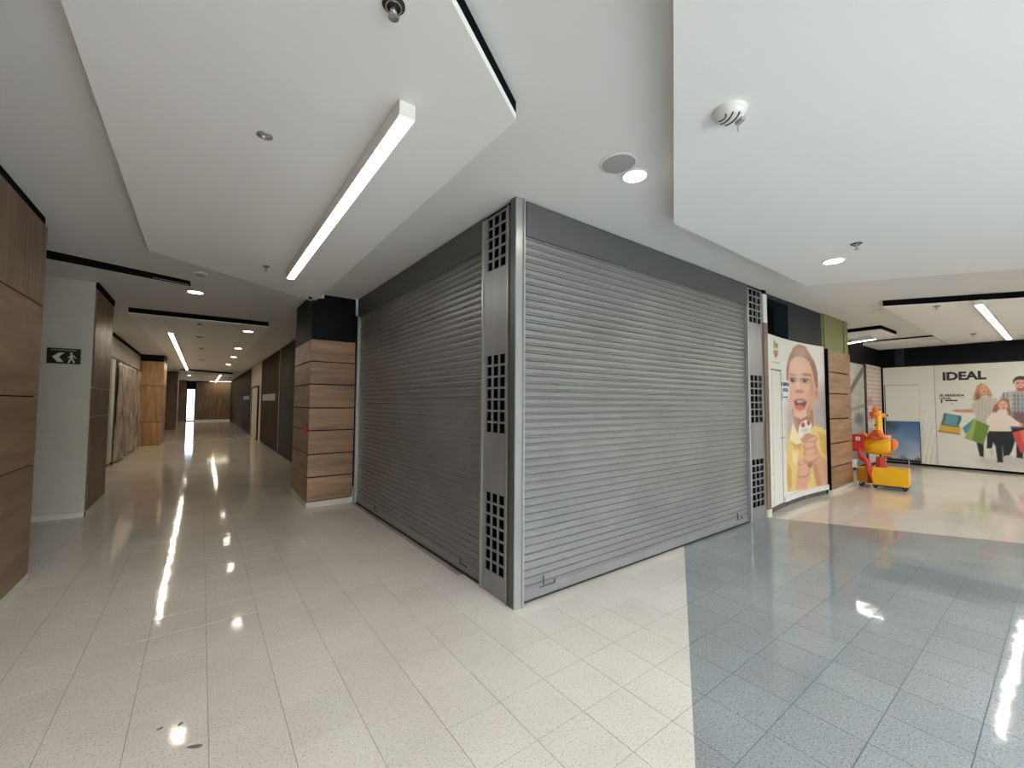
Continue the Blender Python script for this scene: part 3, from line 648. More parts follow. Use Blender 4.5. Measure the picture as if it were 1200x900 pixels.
def clad_column(name, label, x0, x1, y0, y1, rows, wood, top_black, skirt=0.08, dress=('front', 'side'), sx=-1):
    t = thing(name, label, 'column', ((x0 + x1) / 2, (y0 + y1) / 2, 0))
    ox, oy = (x0 + x1) / 2, (y0 + y1) / 2
    def B(a, b_, c, d, e, f_): return bx(a - ox, b_ - ox, c - oy, d - oy, e, f_)
    B(x0 + 0.02, x1 - 0.02, y0 + 0.02, y1 - 0.02, 0, top_black).build('core', 'black_void', t)
    if top_black < ZC: B(x0 + 0.006, x1 - 0.006, y0 + 0.006, y1 - 0.006, top_black, ZC).build('bulkhead', 'black_panel', t)
    for z0, z1 in zip(rows[:-1], rows[1:]):
        if 'front' in dress: B(x0, x1, y0, y0 + 0.02, z0 + 0.008, z1 - 0.008).build('plank', wood, t, bevel=0.0015)
        if 'side' in dress:
            xs = (x0, x0 + 0.02) if sx < 0 else (x1 - 0.02, x1)
            B(*xs, y0 + 0.021, y1, z0 + 0.008, z1 - 0.008).build('plank', wood, t, bevel=0.0015)
    if skirt: B(x0 - 0.012, x1 + (0.012 if sx > 0 else 0), y0 - 0.012, y1 + 0.0, 0, skirt).build('skirting', 'skirting', t)
    return t
clad_column('clad_column', 'column clad in seven brown wood planks under a black top', 1.255, 1.885, 6.59, 7.86,
            [0.085, 0.432, 0.762, 1.105, 1.438, 1.784, 2.12, 2.45], 'wood_level', 2.455)
clad_column('clad_column', 'amber wood column standing beyond the plastic-covered shop front', -1.71, -1.085, 18.9, 20.45,
            [0.0, 0.79, 2.05, 2.90], 'wood_amber', 2.90, 0, sx=1)
clad_column('clad_column', 'dark brown wood column deeper in the corridor before the end wall', -1.71, -1.06, 29.0, 30.4,
            [0.0, 3.1], 'wood_dark', 3.105, 0, sx=1)

# ---- corridor end wall, glazed door, opposite side wall
we = bx(-0.36, 3.0, 40.0, 40.2, 0, ZC).build('wall_end', 'black_void')
tag(we, 'wood boarded wall closing the end of the corridor', 'wall', kind='structure')
x = -0.36
while x < 2.98:
    bx(x + 0.004, min(x + 0.42, 3.0) - 0.004, 39.98, 40.0, 0.12, 2.98).build('plank', 'wood_upright', we); x += 0.42
bx(-0.36, 3.0, 39.96, 40.0, 0, 0.11).build('skirting', 'plastic_white', we)
bx(-1.72, -0.95, 40.0, 40.2, 0, ZC).build('pier', 'wood_dark', we)
bx(-0.95, -0.36, 40.0, 40.2, 2.5, ZC).build('lintel', 'black_panel', we)
dr = thing('door_1', 'tall glazed door glowing with daylight at the corridor end', 'door', (-0.58, 40.02, 0), kind='structure')
bx(-0.37, -0.30, -0.03, 0.03, 0, 2.5).build('door_frame', 'black_panel', dr); bx(0.15, 0.22, -0.03, 0.03, 0, 2.5).build('door_frame', 'black_panel', dr)
bx(-0.30, 0.15, -0.03, 0.03, 2.42, 2.5).build('door_frame', 'black_panel', dr); bx(-0.30, 0.15, -0.03, 0.03, 0, 0.06).build('door_frame', 'black_panel', dr)
bx(-0.30, 0.15, -0.005, 0.005, 0.06, 2.42).build('pane', 'door_glass', dr)
bx(-6, 6, 40.2, 60, -0.12, -0.01).build('floor_yard', 'paving'); tag(bpy.data.objects['floor_yard'], 'pale paving seen through the glazed corridor door', 'paving', kind='structure')

wr = bx(1.87, 3.0, 7.86, 40.2, 0, ZC).build('wall_service', 'dark_stone')
tag(wr, 'dark stone corridor wall beyond the wood clad column', 'wall', kind='structure')
bx(1.84, 1.87, 7.9, 11.1, 0.0, 3.02).build('panel', 'dark_stone', wr)
bx(1.83, 1.87, 11.12, 13.86, 0.03, 3.06).build('panel', 'dark_glass', wr)
bx(1.815, 1.87, 13.87, 13.93, 0.0, 3.06).build('mullion', 'plastic_grey', wr)
bx(1.83, 1.87, 13.95, 18.58, 0.03, 3.06).build('panel', 'dark_stone', wr)
bx(1.80, 1.83, 14.6, 17.8, 1.56, 1.78).build('grey_band', 'plastic_grey', wr)  # plain lighter grey band on the dark panel
bx(1.84, 1.87, 18.6, 22.88, 0.0, ZC).build('panel', 'white_paint', wr)
bx(1.83, 1.87, 22.9, 27.6, 0.03, 3.06).build('panel', 'dark_stone', wr)
bx(1.80, 1.83, 23.3, 26.4, 1.62, 1.80).build('grey_band', 'plastic_grey', wr)
bx(1.84, 1.87, 27.6, 40.0, 0.0, ZC).build('panel', 'dark_stone', wr)
d2 = thing('door_2', 'white service door in a dark frame along the corridor', 'door', (1.83, 20.7, 0), kind='structure')
bx(-0.02, 0.02, -1.2, 1.2, 0.02, 2.1).build('leaf', 'white_paint', d2)
for a, b_ in ((-1.35, -1.2), (1.2, 1.35)): bx(-0.04, 0.02, a, b_, 0, 2.16).build('door_frame', 'black_panel', d2)
bx(-0.04, 0.02, -1.2, 1.2, 2.1, 2.18).build('door_frame', 'black_panel', d2)
bx(-0.05, -0.02, 0.9, 1.02, 0.95, 1.1).build('handle', 'chrome', d2)

# ---- shop block behind the shutters
core = bx(2.15, 8.66, 2.95, 6.6, 0, ZC).build('wall_shop', 'black_void')
tag(core, 'black unlit shop interior behind the shutters and hoarding', 'wall', kind='structure')
bx(1.95, 6.25, 2.62, 6.55, 3.098, ZC).build('closer', 'black_void', core)
bx(1.95, 2.15, 6.5, 6.6, 0, ZC).build('closer', 'black_void', core)

# ---- far hoarding wall and the return beside it
wf = bx(14.75, 14.95, -4.2, 3.25, 0, ZC).build('wall_far', 'black_panel')
tag(wf, 'black bulkhead wall above the long white hoarding', 'wall', kind='structure')
wb = bx(10.0, 14.75, 3.05, 3.25, 0, ZC).build('wall_back', 'black_panel')
tag(wb, 'black bulkhead over the narrow posters beyond the coin ride', 'wall', kind='structure')
bx(14.70, 14.75, 2.55, 2.72, 2.53, ZC).build('mullion', 'slate_panel', wf)
bx(14.73, 14.75, 0.4, 2.5, 2.53, 2.56).build('trim_rail', 'slate_panel', wf)

# ================================================================== ROLLER SHUTTERS
PITCH = 0.0605
def slat_mesh(name, length):
    """one interlocking slat: shallow outward curve, rolled lower lip, 5 mm groove above (profile in local y,z; along local x)"""
    pr = [(0.004, 0.0604), (-0.0015, 0.0575), (-0.0035, 0.045), (-0.0035, 0.0235), (0.006, 0.0225), (0.006, 0.0180), (-0.0050, 0.0168), (-0.0125, 0.0120), (-0.0140, 0.0075), (-0.0110, 0.0022), (-0.002, 0.0004), (0.004, 0.0010)]
    b = MB(); n = len(pr)
    for x in (0.0, length): b.v += [(x, p[0], p[1]) for p in pr]
    for i in range(n - 1): b.f.append((i, n + i, n + i + 1, i + 1))
    b.f.append(tuple(range(n))); b.f.append(tuple(range(2 * n - 1, n - 1, -1)))
    return b.mesh(name, 'steel_slat')

def vent_plate(b, w, z0, z1, holes, t=0.012):
    """sheet of width w from z0 to z1 pierced by blocks of square holes; holes = (za, zb, rows)"""
    m, bar = 0.045, 0.017
    cols = 3; cw = (w - 2 * m - (cols - 1) * bar) / cols
    y0, y1 = -t, 0.0
    z = z0
    for za, zb, rows in holes:
        b.box(0, w, y0, y1, z, za)
        b.box(0, m, y0, y1, za, zb); b.box(w - m, w, y0, y1, za, zb)
        for c in range(1, cols):
            xx = m + c * cw + (c - 1) * bar; b.box(xx, xx + bar, y0, y1, za, zb)
        rh = (zb - za - (rows - 1) * bar) / rows
        for r in range(1, rows):
            zz = za + r * rh + (r - 1) * bar
            b.box(m, w - m, y0 + 0.002, y1 - 0.002, zz, zz + bar)
        z = zb
    b.box(0, w, y0, y1, z, z1)
    return b

def shutter(label, loc, rotz, length, lead):
    """local x runs along the shop front, local -y faces the mall"""
    t = thing('roller_shutter', label, 'shutter', loc, rotz)
    L = length
    me = slat_mesh('slat', L)
    z = 0.105; n = 0
    while z < 2.86:
        put('slat', me, t, (lead, 0.035, z)); z += PITCH; n += 1
    bb = bx(lead, lead + L, 0.020, 0.050, 0.012, 0.105).build('bottom_bar', 'steel_slat', t, bevel=0.003)
    bx(lead + 0.0, lead + L, 0.012, 0.02, 0.012, 0.022).build('seal', 'rubber', bb)
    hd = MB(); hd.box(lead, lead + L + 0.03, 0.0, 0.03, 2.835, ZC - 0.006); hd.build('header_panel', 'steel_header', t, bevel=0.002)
    bx(lead, lead + L, 0.03, 0.12, 2.825, 2.84).build('header_lip', 'scrape', t)
    bx(lead + 0.0, lead + L, 0.06, 0.075, 0.0, 2.86).build('backing', 'black_void', t)
    return t

HOLES = [(0.175, 0.80, 7), (1.285, 1.915, 7), (2.625, 3.07, 5)]
# front shutter, runs along +x at y = 2.50
tA = shutter('wide grey steel roller shutter between corner post and boy poster', (1.90, 2.50, 0), 0.0, 3.715, 0.10)
p = MB(); vent_plate(p, 0.43, 0.0, 3.085, HOLES)
o = p.build('vent_post', 'steel_sheet', tA); o.location = (3.845, 0.012, 0)
bx(3.845, 4.275, 0.085, 0.10, 0.0, 3.085).build('post_backing', 'black_void', tA)
bx(3.818, 3.842, -0.012, 0.05, 0.0, 2.85).build('guide_rail', 'steel_bright', tA, bevel=0.002)
bx(4.262, 4.275, -0.004, 0.05, 0.0, 3.085).build('post_flange', 'steel_sheet', tA)
bx(3.84, 4.28, 0.02, 0.10, 3.085, ZC - 0.001).build('top_gap', 'black_void', tA)
for x in (0.30, 3.50):
    h = MB(); h.box(x - 0.003, x + 0.003, 0.010, 0.021, 0.10, 0.17); h.box(x - 0.04, x + 0.12, 0.010, 0.021, 0.088, 0.093); h.box(x + 0.115, x + 0.12, 0.010, 0.021, 0.09, 0.12)
    h.build('lock_hasp', 'scrape', tA)
# side shutter, x = 1.90: local x runs from the wood column back towards the corner post
tB = shutter('grey steel roller shutter facing the corridor beside the wood clad column', (1.90, 6.53, 0), -PI / 2, 3.515, 0.04)
p = MB(); vent_plate(p, 0.355, 0.0, 3.085, HOLES)
o = p.build('vent_post', 'steel_sheet', tB); o.location = (3.58, 0.012, 0)
bx(3.58, 3.935, 0.05, 0.07, 0.0, 3.085).build('post_backing', 'black_void', tB)
bx(3.556, 3.582, -0.012, 0.05, 0.0, 3.085).build('guide_rail', 'steel_bright', tB, bevel=0.002)
bx(3.925, 3.938, -0.012, 0.05, 0.0, 3.085).build('post_flange', 'steel_bright', tB)
bx(0.0, 0.038, 0.0, 0.03, 2.845, ZC - 0.006).build('header_end', 'steel_header', tB)
bx(0.0, 0.038, -0.012, 0.05, 0.0, 2.84).build('guide_rail', 'steel_bright', tB, bevel=0.002)
bx(3.58, 3.938, 0.02, 0.10, 3.085, ZC - 0.001).build('top_gap', 'black_void', tB)
for x in (0.9, 3.2):
    h = MB(); h.box(x - 0.003, x + 0.003, 0.010, 0.021, 0.09, 0.13); h.box(x - 0.02, x + 0.12, 0.010, 0.021, 0.078, 0.084)
    h.build('lock_hasp', 'scrape', tB)

cp = thing('corner_post', 'bright folded steel post standing at the corner between both shutters', 'post', (1.89, 2.49, 0))
bx(0.0, 0.095, 0.0, 0.012, 0, ZC - 0.002).build('front_flange', 'steel_bright', cp, bevel=0.002)
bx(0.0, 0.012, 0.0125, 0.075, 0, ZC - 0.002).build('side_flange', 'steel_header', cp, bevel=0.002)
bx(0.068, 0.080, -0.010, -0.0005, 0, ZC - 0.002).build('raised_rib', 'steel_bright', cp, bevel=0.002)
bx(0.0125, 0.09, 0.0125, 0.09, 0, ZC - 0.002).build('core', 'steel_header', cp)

# ================================================================== POSTER FRONT WITH THE BOY
wp = thing('door_post', 'slim brown wood post with white paper at its top', 'post', (6.24, 2.52, 0))
bx(-0.058, 0.058, -0.04, 0.10, 0.10, 2.66).build('shaft', 'wood_upright', wp, bevel=0.002)
bx(-0.06, 0.06, -0.045, 0.10, 0.0, 0.10).build('foot', 'skirting', wp)
bx(-0.056, 0.056, -0.038, 0.10, 2.66, 3.06).build('paper_wrap', 'plastic_white', wp)
bx(-0.05, 0.05, -0.03, 0.10, 3.06, ZC - 0.002).build('top_cap', 'black_void', wp)

def by_(u): return 2.515 + 0.07 * math.sin(PI * min(max(u, 0), 2.4) / 2.4)
BW = 2.345
pb = thing('poster_board', 'curved white shop hoarding printed with a laughing boy holding ice cream', 'hoarding', (6.3, 2.52, 0))
pb.location = (0, 0, 0)
b = MB(); N = 32
for k in range(N + 1):
    u = BW * k / N; yv = by_(u)
    b.v += [(6.3 + u, yv, 0.085), (6.3 + u, yv + 0.03, 0.085), (6.3 + u, yv + 0.03, 2.535), (6.3 + u, yv, 2.535)]
for k in range(N):
    a = 4 * k
    for q in range(4): b.f.append((a + q, a + (q + 1) % 4, a + 4 + (q + 1) % 4, a + 4 + q))
b.f.append((0, 1, 2, 3)); b.f.append((4 * N + 3, 4 * N + 2, 4 * N + 1, 4 * N))
b.build('board', 'hoarding_white', pb)
def boy_bg(U, V):
    C = np.empty(U.shape + (3,)); t = np.clip((U - 0.3) / 2.0, 0, 1)[..., None]
    C[:] = np.array((228, 231, 224)) * (1 - t) + np.array((232, 226, 222)) * t
    return C
printed('print_sheet', 0.0, BW, 0.15, 2.53, (0.0147, 0.0119), lambda u, v: (6.3 + u, by_(u) - 0.003, v), boy_bg, BOY, pb)
def strip(u0, u1, z0, z1, off, th, name, m, parent):
    b = MB(); n = max(1, int((u1 - u0) / 0.08))
    for k in range(n + 1):
        u = u0 + (u1 - u0) * k / n; yv = by_(u) - off
        b.v += [(6.3 + u, yv - th, z0), (6.3 + u, yv, z0), (6.3 + u, yv, z1), (6.3 + u, yv - th, z1)]
    for k in range(n):
        a = 4 * k
        for q in range(4): b.f.append((a + q, a + (q + 1) % 4, a + 4 + (q + 1) % 4, a + 4 + q))
    b.f.append((0, 1, 2, 3)); b.f.append((4 * n + 3, 4 * n + 2, 4 * n + 1, 4 * n))
    return b.build(name, m, parent)
strip(0.66, BW, 0.085, 0.165, 0.004, 0.02, 'bottom_rail', 'plastic_white', pb)
dl = strip(0.22, 0.60, 0.10, 2.02, 0.006, 0.004, 'door_leaf', 'hoarding_white', pb)
strip(0.60, 0.612, 0.10, 2.035, 0.004, 0.008, 'door_joint', 'ink', pb)
strip(0.20, 0.612, 2.022, 2.036, 0.004, 0.008, 'door_joint', 'ink', pb)
strip(0.56, 0.68, 1.03, 1.045, 0.010, 0.012, 'latch', 'plastic_grey', pb)
strip(0.0, BW, 0.0, 0.085, -0.03, 0.012, 'kick_plate', 'kick_shade', pb)
for u in (0.82, 1.55): strip(u, u + 0.03, 0.03, 0.06, -0.018, 0.012, 'bolt', 'chrome' if u > 1 else 'scrape', pb)
def ry_(u): return 0.0
text('lettering', 'SE ARRIENDA', 'ink_blue', pb, (6.3 + 0.64, by_(0.75) - 0.008, 1.81), (PI / 2, 0, 0), 0.075, 0.30, 0.002)
text('lettering', 'LOCAL', 'ink_blue', pb, (6.3 + 0.70, by_(0.78) - 0.008, 1.725), (PI / 2, 0, 0), 0.075, 0.20, 0.002)
strip(0.66, 0.675, 1.60, 1.70, 0.006, 0.002, 'phone_mark', 'ink_blue', pb)
strip(0.71, 0.90, 1.63, 1.65, 0.006, 0.002, 'number_line', 'ink_blue', pb)
strip(0.25, 0.58, 2.135, 2.148, 0.006, 0.002, 'logo_line', 'ink_green', pb)

bh = bx(6.30, 8.66, 2.74, 2.95, 2.4, ZC).build('wall_bulkhead', 'black_void')
tag(bh, 'dark recess above the boy hoarding', 'wall', kind='structure')
bx(7.2, 8.60, 2.545, 2.74, 2.54, ZC).build('panel', 'slate_panel', bh)
bx(6.30, 7.2, 2.55, 2.74, 3.06, ZC).build('lintel', 'slate_panel', bh)
bx(8.60, 8.66, 2.53, 2.74, 2.54, ZC).build('edge_trim', 'green_panel', bh)
bx(6.19, 6.29, 2.64, 2.95, 0, ZC).build('return_wall', 'black_void', bh)

# column with green top and six planks
t = thing('clad_column', 'column of six brown wood planks below an olive green panel', 'column', (9.33, 2.78, 0))
def Bc(a, b_, c, d, e, f_): return bx(a - 9.33, b_ - 9.33, c - 2.78, d - 2.78, e, f_)
Bc(8.68, 9.94, 2.53, 3.05, 0, ZC - 0.002).build('core', 'black_void', t)
Bc(8.67, 9.67, 2.51, 3.05, 2.5, ZC).build('green_fascia', 'green_panel', t)
Bc(9.73, 9.95, 2.51, 3.05, 2.5, ZC).build('green_fascia', 'green_panel', t)
rows = [0.075, 0.445, 0.85, 1.28, 1.727, 2.107, 2.505]
for z0, z1 in zip(rows[:-1], rows[1:]):
    Bc(8.70, 9.94, 2.485, 2.53, z0 + 0.010, z1 - 0.010).build('plank', 'wood_level', t, bevel=0.002)
Bc(8.70, 9.97, 2.47, 2.53, 0, 0.07).build('skirting', 'skirting', t)
Bc(8.655, 8.70, 2.475, 2.60, 0.07, 2.5).build('dark_edge', 'black_void', t)
o = thing('socket_box', 'small white electrical socket box low on the six-plank column', 'socket', (9.92, 2.47, 0.43))
bx(-0.05, 0.05, -0.05, 0.014, -0.075, 0.075).build('box', 'plastic_white', o, bevel=0.008)
bx(-0.03, 0.03, -0.056, -0.05, -0.03, 0.03).build('face_plate', 'plastic_grey', o, bevel=0.002)

# ================================================================== FAR HOARDING WITH THE FAMILY
fh = thing('fabric_hoarding', 'long white hoarding printed IDEAL with a family carrying shopping bags', 'hoarding', (14.7, 0.0, 0))
bx(-0.03, 0.045, -4.0, 2.965, 0.055, 2.525).build('board', 'hoarding_white', fh)
bx(0.0, 0.045, -4.0, 2.965, 0.0, 0.055).build('base_rail', 'black_void', fh)
def fam_bg(U, V):
    C = np.empty(U.shape + (3,)); t = np.clip((2.5 - V) / 2.5, 0, 1)[..., None]
    C[:] = np.array((218, 220, 210)) * (1 - t) + np.array((226, 230, 228)) * t
    return C
printed('print_sheet', 0.99, 4.3, 0.06, 2.52, (0.0125, 0.0125), lambda u, v: (-0.034, 3.0 - u, v), fam_bg, FAMILY, fh)
bx(-0.036, -0.03, 1.985, 1.995, 0.06, 2.52).build('seam', 'plastic_grey', fh)
RT = (PI / 2, 0, -PI / 2)
text('headline', 'IDEAL', 'ink', fh, (-0.036, 1.845, 2.155), RT, 0.265, 0.715, 0.012)
text('lettering', 'SE ARRIENDA', 'ink', fh, (-0.036, 1.91, 1.752), RT, 0.075, 0.42, 0.003)
text('lettering', 'LOCAL', 'ink', fh, (-0.036, 1.91, 1.678), RT, 0.075, 0.20, 0.003)
bx(-0.038, -0.034, 1.50, 1.63, 1.715, 1.723).build('number_line', 'plastic_grey', fh)
bx(-0.038, -0.034, 1.61, 1.82, 1.635, 1.665).build('number_line', 'ink', fh)
bx(-0.038, -0.034, 1.865, 1.89, 1.585, 1.67).build('phone_mark', 'ink', fh)
bx(-0.038, -0.034, 1.69, 1.72, 1.555, 1.585).build('full_stop', 'plastic_grey', fh)
# hanging folds of the fabric between the door and the print
b = MB(); n = 40; m = 24
for j in range(m + 1):
    for i in range(n + 1):
        yv = 2.01 + 0.26 * i / n; zv = 0.06 + 2.45 * j / m
        f = max(0.0, 1 - zv / 1.7)
        b.v.append((-0.036 - 0.012 * f * (1 + math.sin((yv * 1.0 + zv * 0.16) * 75)), yv, zv))
for j in range(m):
    for i in range(n):
        k = j * (n + 1) + i; b.f.append((k, k + 1, k + n + 2, k + n + 1))
b.build('fabric_fold', 'hoarding_white', fh, smooth=True)
# cut door: blank leaf above, sky print below
dz = MB(); dz.box(-0.042, -0.03, 2.30, 2.93, 1.115, 2.045); dz.build('door_upper', 'hoarding_white', fh)
bx(-0.046, -0.03, 2.93, 2.945, 0.08, 2.06).build('door_edge', 'ink', fh)
bx(-0.046, -0.03, 2.285, 2.297, 0.08, 1.12).build('door_edge', 'ink', fh)
bx(-0.044, -0.03, 2.29, 2.94, 2.045, 2.058).build('door_edge', 'plastic_grey', fh)
bx(-0.040, -0.03, 2.297, 2.93, 0.06, 0.13).build('door_edge', 'ink', fh)
def sky_bg(U, V):
    C = np.empty(U.shape + (3,)); t = np.clip((V - 0.1) / 1.0, 0, 1)[..., None]; w = np.clip((U - 0.2) / 0.5, 0, 1)[..., None]
    C[:] = np.array((172, 184, 204)) * (1 - t) + np.array((66, 104, 156)) * t
    n = 0.5 + 0.5 * np.sin(U * 9 + V * 6 + np.sin(V * 11))
    C = C + (n * 26 * (1 - t[..., 0]))[..., None]
    leaf = np.sin(U * 61 + np.sin(V * 43) * 2) * np.sin(V * 57 + np.cos(U * 37) * 2)
    crown = np.clip((0.32 - np.hypot((U - 0.06) * 1.0, (V - 1.02) * 1.1)) * 8, 0, 1) + np.clip((0.22 - V + 0.05 * np.sin(U * 21)) * 8, 0, 1)
    a = np.clip(crown * (0.55 + 0.6 * leaf), 0, 1)[..., None]
    return C * (1 - a) + np.array((52, 72, 58)) * a
printed('sky_print', 0.065, 0.70, 0.13, 1.11, (0.012, 0.012), lambda u, v: (-0.041, 3.0 - u, v), sky_bg, [], fh)

# narrow posters on the return
gm = thing('wall_mural', 'grey architectural mural between the plank column and dotted poster', 'poster', (0, 3.02, 0))
bx(10.05, 13.10, -0.012, 0.025, 0.10, 2.52).build('board', 'plastic_grey', gm)
def grey_bg(U, V):
    C = np.empty(U.shape + (3,)); t = np.clip(V / 2.5, 0, 1)[..., None]
    C[:] = np.array((150, 148, 146)) * (1 - t) + np.array((196, 194, 188)) * t
    n = 0.5 + 0.5 * np.sin(U * 7 + V * 9) * np.sin(V * 17 - U * 3)
    return C - (n * 18)[..., None]
printed('print_sheet', 10.06, 13.09, 0.11, 2.51, (0.03, 0.03), lambda u, v: (u, -0.014, v), grey_bg,
        [('p', (92, 90, 90), .03, [(11.9, 1.9), (13.05, 2.5), (13.05, 2.32), (11.9, 1.72)]), ('p', (110, 108, 106), .05, [(12.0, 1.45), (13.05, 1.55), (13.05, 1.48), (12.0, 1.40)]),
         ('e', (98, 96, 94), .1, [(12.6, 1.2), (0.35, 0.12)]), ('p', (80, 80, 80), .03, [(12.55, 1.2), (12.62, 1.2), (12.6, 1.5), (12.57, 1.5)]),
         ('p', (120, 116, 112), .1, [(11.9, 0.1), (13.09, 0.1), (13.09, 0.9), (11.9, 0.8)])], gm)
dp = thing('dotted_poster', 'white poster with rows of pink dots and magenta lettering', 'poster', (0, 3.02, 0))
bx(13.11, 13.24, -0.03, 0.025, 0.05, 2.56).build('frame_post', 'ink', dp)
bx(13.24, 14.66, -0.015, 0.025, 0.08, 2.55).build('board', 'hoarding_white', dp)
def dot_bg(U, V):
    C = np.empty(U.shape + (3,)); C[:] = (216, 208, 202)
    row = np.floor(V / 0.105); uu = (U + 0.09 * (row % 2)) / 0.18
    d = np.hypot((uu - np.floor(uu) - 0.5) * 0.12, ((V / 0.105) - row - 0.5) * 0.105)
    a = (np.clip((0.036 - d) * 60, 0, 1) * np.clip((V - 0.9) * 2, 0, 1))[..., None]
    C = C * (1 - a) + np.array((188, 120, 118)) * a
    s = (np.floor(V / 0.19) % 2 == 0) & (U < 13.75) & (U > 13.32) & (V < 1.85) & (V > 0.55)
    h = 0.5 + 0.5 * np.sin(U * 63) * np.cos(V * 41)
    k = (s * np.clip(h * 1.6 - 0.3, 0, 1))[..., None]
    return C * (1 - k) + np.array((166, 66, 120)) * k
printed('print_sheet', 13.25, 14.65, 0.09, 2.54, (0.014, 0.014), lambda u, v: (u, -0.018, v), dot_bg, [], dp)

# ================================================================== COIN-OPERATED RIDE
ride = thing('coin_ride', 'red and yellow coin-operated ride with an orange animal figure', 'coin ride', (10.17, 2.12, 0), math.radians(-84))
ride.scale = (0.80, 0.86, 0.95)
S = {}
b = MB().prism([(-0.16, -0.26), (0.47, -0.26), (0.47, 0.26), (-0.16, 0.26)], 0.075, 0.40); base = b.build('base_box', 'ride_yellow', ride, bevel=0.012)
bx(-0.15, 0.46, -0.25, 0.25, 0.055, 0.078).build('under_frame', 'rubber', base)
b = MB(); pts = [(-0.16, -0.17)] + [(-0.16 - 0.30 * math.cos(a), -0.17 * math.sin(a)) for a in [PI / 2 - PI * k / 10 for k in range(1, 10)]] + [(-0.16, 0.17)]
MB().prism(pts, 0.085, 0.37).build('base_tail', 'ride_amber', ride, bevel=0.01)  # same yellow as the base box; amber puts its shade into the colour
for (x, y_) in ((0.40, -0.20), (0.40, 0.20), (-0.36, -0.12), (-0.36, 0.12), (-0.10, -0.2)):
    w = MB().lathe([(0.0, -0.018), (0.036, -0.018), (0.04, -0.01), (0.04, 0.01), (0.036, 0.018), (0.0, 0.018)], (0, 0, 0), 14, 'y')
    o = w.build('caster', 'rubber', ride, loc=(x, y_, 0.041))
    bx(-0.012, 0.012, -0.022, 0.022, 0.0, 0.05).build('fork', 'plastic_grey', o)
tube = [(-0.36, -0.17, 0.74), (-0.36, -0.19, 0.63), (-0.33, -0.21, 0.58), (-0.24, -0.25, 0.52), (-0.20, -0.27, 0.46), (-0.19, -0.28, 0.36), (-0.18, -0.28, 0.10)]
MB().tube(tube, [0.05, 0.05, 0.052, 0.055, 0.06, 0.06, 0.06], 12).build('support_arm', 'ride_red', ride, smooth=True)
cb = bx(-0.51, -0.27, -0.17, 0.12, 0.69, 1.02).build('coin_box', 'ride_red', ride, bevel=0.015)
bx(-0.43, -0.345, -0.178, -0.169, 0.90, 0.975).build('coin_plate', 'plastic_white', cb, bevel=0.003)
bx(-0.395, -0.38, -0.184, -0.177, 0.92, 0.955).build('coin_slot', 'plastic_black', cb)
MB().tube([(-0.01, 0, 0.39), (-0.01, 0, 0.60)], [0.10, 0.085], 16).build('pedestal', 'ride_red', ride, smooth=False)
MB().tube([(-0.01, 0, 0.59), (-0.01, 0, 0.72)], 0.025, 10).build('shaft', 'plastic_black', ride)
# boat shaped body: lofted elliptical sections, blunt at the tail, tipped nose
b = MB(); secs = [(-0.30, 0.80, 0.04, 0.05), (-0.27, 0.80, 0.13, 0.14), (-0.16, 0.80, 0.17, 0.165), (-0.02, 0.80, 0.185, 0.165), (0.12, 0.82, 0.17, 0.145), (0.19, 0.84, 0.145, 0.125)]
nose = [(0.19, 0.84, 0.147, 0.127), (0.23, 0.85, 0.125, 0.11), (0.27, 0.86, 0.09, 0.08), (0.295, 0.865, 0.03, 0.03)]
def loft(secs, name, m, parent):
    b = MB(); n = 18
    for x, z, ry2, rz2 in secs:
        for q in range(n):
            a = 2 * PI * q / n; b.v.append((x, ry2 * math.cos(a), z + rz2 * math.sin(a)))
    for i in range(len(secs) - 1):
        for q in range(n):
            e = (q + 1) % n; b.f.append((i * n + q, (i + 1) * n + q, (i + 1) * n + e, i * n + e))
    b.f.append(tuple(range(n))); b.f.append(tuple(range((len(secs) - 1) * n, len(secs) * n))[::-1])
    return b.build(name, m, parent, smooth=True)
hull = loft(secs, 'hull', 'ride_yellow', ride); loft(nose, 'nose_cone', 'ride_orange', hull)
MB().tube([(-0.29, -0.05, 0.80), (-0.19, -0.16, 0.84), (-0.10, -0.185, 0.90), (0.10, -0.165, 0.92), (0.19, -0.10, 0.94)], 0.016, 8).build('hull_trim', 'ride_amber', hull, smooth=True)
b = MB(); b.box(0.02, 0.24, -0.20, 0.20, 0.635, 0.66); b.build('foot_rest', 'ride_amber', ride, bevel=0.01)
MB().tube([(0.45, 0.18, 0.40), (0.45, 0.18, 0.58)], 0.011, 8).build('grip_rod', 'chrome', ride)
# the animal: seated trunk, long neck, snouted head with tufts, arms
fig = MB()
n = 16; spine = [(-0.10, 0.90, 0.17, 0.13), (-0.09, 0.97, 0.165, 0.13), (-0.065, 1.05, 0.125, 0.105), (-0.04, 1.12, 0.085, 0.075)]
neck = [(-0.045, 1.08, 0.088, 0.08), (-0.03, 1.16, 0.07, 0.066), (-0.025, 1.25, 0.06, 0.058), (-0.03, 1.33, 0.062, 0.06), (-0.02, 1.40, 0.075, 0.072), (0.0, 1.45, 0.06, 0.06)]
def upright(secs, name, m, parent):
    b = MB(); n = 16
    for x, z, rx2, ry2 in secs:
        for q in range(n):
            a = 2 * PI * q / n; b.v.append((x + rx2 * math.cos(a), ry2 * math.sin(a), z))
    for i in range(len(secs) - 1):
        for q in range(n):
            e = (q + 1) % n; b.f.append((i * n + q, i * n + e, (i + 1) * n + e, (i + 1) * n + q))
    b.f.append(tuple(range(n))[::-1]); b.f.append(tuple(range((len(secs) - 1) * n, len(secs) * n)))
    return b.build(name, m, parent, smooth=True)
trunk = upright(spine, 'animal_body', 'ride_orange', ride)
nk = upright(neck, 'animal_neck', 'ride_yellow', ride)
